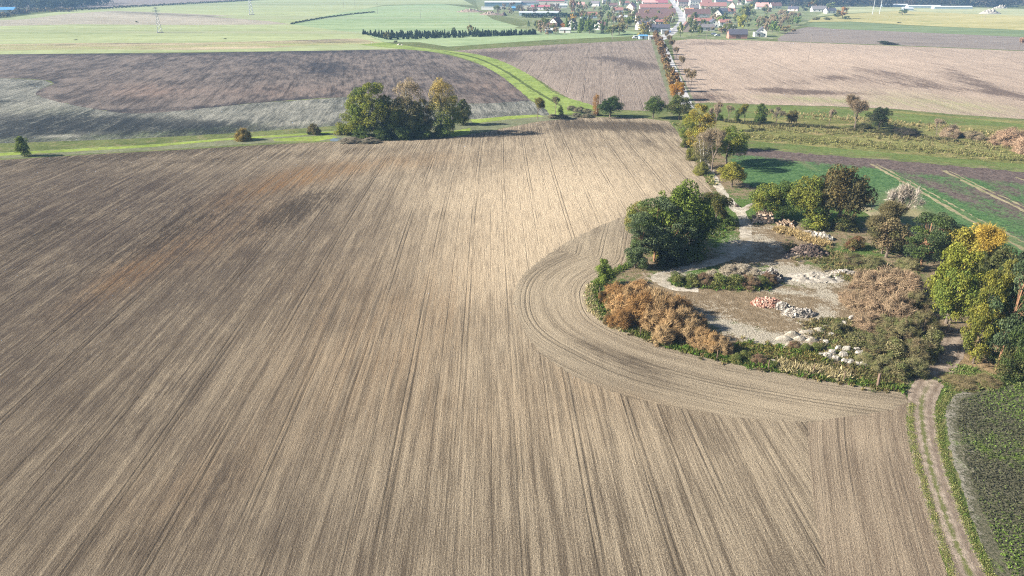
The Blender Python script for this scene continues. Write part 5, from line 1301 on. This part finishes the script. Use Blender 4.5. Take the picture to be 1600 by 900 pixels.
def pole(px, yb, H, label, mat=polem, r=.16):
    x, y, _ = P(px, yb); e = empty("utility_pole", (x, y, 0), random.uniform(-.4, .4)); tag(e, label, "utility pole", "utility poles in the fields")
    m = MB(); m.tube([(0,0,-.2),(0,0,H)], [r, r*.6], 8); m.build("pole", mat, e)
    a = MB(); a.box(-.9, .9, -.06, .06, H-.55, H-.43); a.build("crossarm", mat, e)
    for q in (-.8, 0, .8):
        s = MB(); s.tube([(q,0,H-.43),(q,0,H-.2)], [.06,.04], 6); s.build("insulator", steel, e)
pylon(250,51,19,"lattice power pylon in the pale green field at upper left")
pylon(393,23,24,"more distant lattice pylon right of the first one")
for a,b,h,l in [(537,11.5,14,"far utility pole, leftmost in the light green field"),(555,14,11,"utility pole right of the leftmost far one"),(590,22,12,"utility pole at the bend of the field ditch"),(657,28,11,"utility pole in the middle of the light green field"),(733,39,13,"utility pole behind the round plantation tree"),
                (957,61,11,"utility pole at the edge of the middle ploughed field"),(1262,97,14,"utility pole standing in the tan eastern field"),(1102,78,12,"utility pole in the eastern field near the avenue"),(1538,33,13,"utility pole on the far yellow meadow"),(1363,23,20,"pale steel mast, left of two on the far meadow"),(1374,22,24,"pale steel mast, right of two on the far meadow")]:
    pole(a,b,h,l,steel if "mast" in l else polem,.35 if "mast" in l else .17)

# hand-placed village trees ------------------------------------------------
VT="large trees of the village"
for a in [("ftall",1003,59,37,24,(.28,.24,.06),OL,"large yellow-green tree at the junction's left corner"),("fspruce",1012,58,44,12,DG,PI,"dark spruce right of the large yellow-green junction tree"),
    ("fbroad",967,54,35,26,(.22,.19,.07),OL,"large olive-yellow tree left of the yellow-green junction tree"),("fbroad",955,55,38,18,OL,MG,"olive tree behind the large olive-yellow one"),
    ("fbroad",894,40,22,14,(.40,.26,.06),OL,"golden round tree by the tall white gabled house"),("fbroad",880,46,35,9,(.40,.19,.05),RU,"small orange tree in front of the brown roofed house"),
    ("fspruce",942,44,30,8,DG,PI,"pointed dark spruce behind the white house"),("fbroad",1063,58,34,12,(.14,.17,.08),YG,"pale green roadside tree in front of the brown gabled barn"),
    ("fbroad",1160,47,22,22,YG,OL,"large yellow-green tree right of the big white gable"),("fbroad",1165,30,4,22,(.18,.17,.05),DG,"tall yellow-green tree behind the eastern gardens"),
    ("fbroad",1128,53,41,17,(.30,.22,.12),GB,"tan round tree before the big white gable"),("fbroad",1126,38,24,14,MG,LG,"green round tree between the white gables"),
    ("fbroad",894,25,-6,12,(.30,.19,.12),OL,"tall reddish poplar behind the golden round tree"),("ftall",905,26,-4,18,(.14,.15,.09),OL,"tall grey-green poplar right of the reddish one"),
    ("fbroad",735,53,38,11,(.28,.22,.08),OL,"round golden tree standing in the plantation"),("fbroad",606,62,49,14,(.13,.13,.06),OL,"round olive tree at the near corner of the plantation"),
    ("fspruce",743,51,42,7,DG,PI,"dark spruce right of the round golden plantation tree"),("fspruce",747,51,44,6,DG,PI,"second dark spruce right of the round golden plantation tree"),("fspruce",711,52,43,6,DG,PI,"dark spruce left of the round golden plantation tree"),
    ("fbroad",709,52,42,8,(.10,.12,.07),MG,"grey-green tree beside the left plantation spruce"),
    ("fbush",618,67,62,7,(.12,.13,.08),OL,"small grey bush by the white covered heaps"),("fbroad",1410,23,13,14,DG,MG,"single dark round tree on the far meadow"),
    ("fbroad",1316,29,9,20,(.34,.18,.07),OL,"orange tree at the eastern end of the village"),("fbroad",1309,29,18,14,OL,DG,"dark bush left of the orange eastern tree"),("fbush",1322,30,23,12,OL,DG,"dark bush right of the orange eastern tree"),
    ("fbush",1386,69,62.5,36,(.10,.085,.08),DK,"long grey hedge on the boundary above the tan field"),("fsparse",1592,77,58,12,(.34,.17,.12),GB,"reddish small tree at the right edge above the tan field"),
    ("fbroad",1270,17,-8,16,DG,RU,"tall dark tree left of the far eastern white house"),("ftall",1258,17,3,16,(.10,.09,.08),DG,"dark grey-brown tree beside the tall dark eastern tree"),("fbroad",1296,16,2,16,(.12,.16,.07),OL,"green tree above the low dark roofed house"),
    ("fbush",1275,31,25,14,(.13,.12,.06),OL,"low olive bush on the eastern field edge, left"),("fbush",1294,31,26,16,(.12,.13,.06),OL,"low olive bush on the eastern field edge, right"),
    ("fsparse",1246,36,19,8,GB,BR,"bare grey tree at the corner of the eastern green"),("fbush",1238,50,43,12,(.24,.18,.10),OL,"tan bush at the eastern garden tip"),
    ("fbroad",1226,52,38,16,(.22,.17,.09),OL,"tan-brown tree at the tip of the eastern gardens"),("fbroad",1225,34,22,14,(.18,.16,.07),OL,"olive tree before the dark low shed"),
    ("fbush",214,35,32,6,DK,OL,"tiny dark bush alone in the harvested strip"),("fbush",118,62.5,61,7,DK,OL,"tiny dark spot of scrub in the pale green field"),("fbush",351,61,59.5,6,DK,OL,"tiny dark scrub right of the pylon"),("fbush",1405,36,34,7,DK,OL,"tiny dark scrub on the yellow meadow"),
    ("fspruce",826,41,32,7,(.05,.08,.05),DG,"blue-green spruce at the left end of the meadow hedge")]:
    k,px_,yb,yt,w,c1,c2,lab = a
    tree(k,px_,yb,yt,w,c1,c2,lab,VT if "plantation" not in lab else "trees in the plantation",parts=(k!="fbush"))
# scattered garden trees
road_w = G(smooth_line([(1030,62),(1040,57),(1050,50),(1060,42),(1066,32),(1064,22),(1057,12),(1052,4),(1045,-6)], 4))
cand = []
zones = [([(985,30),(1045,24),(1048,50),(1000,52),(975,48)], 26, [(MG,OL,"green"),(OL,BR,"olive"),((.3,.18,.06),OL,"orange-brown")]),([(945,0),(1000,0),(1003,40),(985,48),(940,42),(900,30),(905,10)], 70, [(MG,OL,"grey-green"),((.12,.15,.08),LG,"pale green"),(OL,BR,"olive"),(BR,GB,"brownish")]),
         ([(880,45),(905,40),(950,44),(950,52),(890,54)], 18, [(DG,PI,"dark green"),(MG,DG,"green")]),
         ([(1155,30),(1170,14),(1240,24),(1245,40),(1215,54),(1175,46)], 52, [((.12,.14,.07),OL,"olive"),(BR,GB,"tan"),((.10,.16,.07),LG,"green"),(GB,BR,"grey")]),
         ([(755,24),(790,14),(880,14),(880,24),(840,27),(800,24)], 34, [(OL,BR,"olive"),((.12,.10,.10),GB,"purplish grey"),(MG,OL,"green")]),
         ([(1040,50),(1042,10),(1060,14),(1068,36),(1055,50)], 12, [(YG,(.36,.2,.05),"yellowish"),(MG,OL,"green")]),
         ([(1075,46),(1075,20),(1150,18),(1150,34),(1160,55),(1080,58)], 34, [(BR,GB,"brownish"),(MG,OL,"green"),(OL,DG,"olive")]),
         ([(840,46),(880,50),(870,55),(838,54)], 10, [(GB,BR,"grey-brown"),(OL,MG,"olive")]),
         ([(985,-4),(1240,-6),(1240,8),(1160,14),(1130,2),(990,4)], 44, [(DG,OL,"dark"),(MG,OL,"green"),(RU,BR,"russet")])]
phr = ["in yards left of the junction","in the orchard left of the village houses","around the white house among spruces","in the eastern gardens","around the farmyard","beside the village road","between the barns right of the road","at the end of the plantation","at the very back of the village"]
for zi,(poly,n,pal) in enumerate(zones):
    W_ = G(poly); lo, hi = W_.min(0), W_.max(0); got = []; tries = 0
    while len(got) < n and tries < 6000:
        tries += 1
        u, v = np.array(poly, float).min(0), np.array(poly, float).max(0)
        qx, qy = random.uniform(u[0], v[0]), random.uniform(u[1], v[1])
        if not inside(np.array(poly, float), np.array([qx]), np.array([qy]))[0]: continue
        x, y, _ = P(qx, qy)
        if any(math.hypot(x-a, y-b) < c*.8+2.0 for a, b, c in HSPOTS): continue
        if dist_line(road_w, np.array([x]), np.array([y]))[0][0] < 6.5: continue
        if any(math.hypot(x-a[0], y-a[1]) < 4.5 for a in got): continue
        got.append((x, y))
    got.sort(key=lambda p: p[0]/p[1])
    for i, (x, y) in enumerate(got):
        c1, c2, w = random.choice(pal)
        kd = random.choice(["fbroad","fbroad","ftall","fsparse"]) if zi != 2 else random.choice(["fspruce","fspruce","fbroad"])
        H = random.uniform(5, 10)*(1.25 if zi in (2, 8) else 1)
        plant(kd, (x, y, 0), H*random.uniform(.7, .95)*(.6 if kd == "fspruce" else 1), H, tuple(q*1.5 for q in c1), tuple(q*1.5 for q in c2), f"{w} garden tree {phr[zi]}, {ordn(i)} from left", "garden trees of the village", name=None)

# conifer plantation and distant woods: masses nobody could count
def wood(name, pts_px, H, leafs, per, c1, c2, spread=(1, 1), conif=False):
    """pts: list of (px, yb) ; one mesh"""
    Vs, rs, ks = [], [], []
    for (a, b) in pts_px:
        x, y, _ = P(a, b); h = H*random.uniform(.4 if conif else .65, 1.15); w = h*(.45 if conif else .8)
        if conif:
            z = rng.random(per)**1.3; an = rng.uniform(0, 6.283, per); rr = w*.5*(1-z)*(.6+.4*rng.random(per))+.05
            C = np.stack([x+np.cos(an)*rr, y+np.sin(an)*rr, z*h], 1)
        else:
            d = rdir(per); d[:, 2] = np.abs(d[:, 2])*1.0; C = np.array([x, y, h*.35])+d*np.array([w*.55, w*.55, h*.62])*rng.uniform(.7, 1, per)[:, None]
            C[:, 2] = np.where(rng.random(per) < .25, rng.uniform(0, h*.5, per), C[:, 2])
        N = rdir(per)+np.array([0, 0, .4]); N /= np.linalg.norm(N, axis=1)[:, None]
        V, r, k = quads(C, N, leafs*(.7+.6*rng.random(per)), leafs*.6, rng.random(per), np.clip(random.random()+rng.normal(0, .1, per), 0, 1))
        Vs.append(V); rs.append(r); ks.append(k)
    o = link(name, crown_mesh(name, np.concatenate(Vs), np.concatenate(rs), np.concatenate(ks), LEAF)); o.color = (*c1, 1); o["second_tint"] = list(c2); tag(o, kind="stuff"); return o
pl = []
for _ in range(620):
    t = random.random()**.8; a = 566+t*272
    yb0 = 62.0-8.0*max(0, (a-640)/200) if a > 606 else 53+(a-566)*.225; yt0 = 52.5-(a-566)*.003
    b = random.uniform(yt0+1.0, max(yt0+1.5, yb0))
    if a > 690 and random.random() < .35: continue
    pl.append((a, b))
wood("conifer_plantation", pl, 3.3, .5, 60, (.028,.05,.024), (.05,.075,.035), conif=True)
wood("hedge", [(836+i*4.2+random.uniform(-1,1), 41.3+random.uniform(-.4,.4)) for i in range(10)], 4, .8, 60, (.03,.05,.025), DG)
wood("hedge", [(818+i*3.5, 27.5-i*.02+random.uniform(-.3,.3)) for i in range(26)], 5, .9, 60, (.03,.045,.03), DG)
wood("forest", [(random.uniform(-160, 128), random.uniform(2, 15.5)) for _ in range(260)]+[(random.uniform(100, 175), random.uniform(2, 9)) for _ in range(30)], 17, 1.6, 110, (.03,.045,.03), (.06,.07,.04))
wood("forest", [(random.uniform(1180, 1620), 11.5-random.uniform(0, 7)-(2.5 if a_ < 200 else 0)) for a_ in range(420)], 18, 1.6, 110, (.035,.05,.035), (.10,.075,.055))
wood("roadside_scrub", [(i*3.2, 21.5-i*.05+random.uniform(-.6, .6)-(2 if i > 14 else 0)) for i in range(36)], 5, .9, 50, (.13,.12,.07), (.22,.17,.11))
wood("roadside_scrub", [(i*3.4, 28-i*.62+random.uniform(-.5, .5)) for i in range(16)], 6, 1.0, 60, (.20,.17,.11), (.10,.10,.07))
wood("hedgerow", [(110+i*3.0, 17-i*.168+random.uniform(-.2, .2)) for i in range(95)], 3.2, .9, 30, (.07,.08,.05), (.14,.13,.08))
wood("ditch_scrub", [(455+i*1.5, 38-i*.31+ (0.0011*i*i) + random.uniform(-.2, .2)) for i in range(88)], 1.6, .6, 22, (.05,.07,.035), (.09,.10,.05))
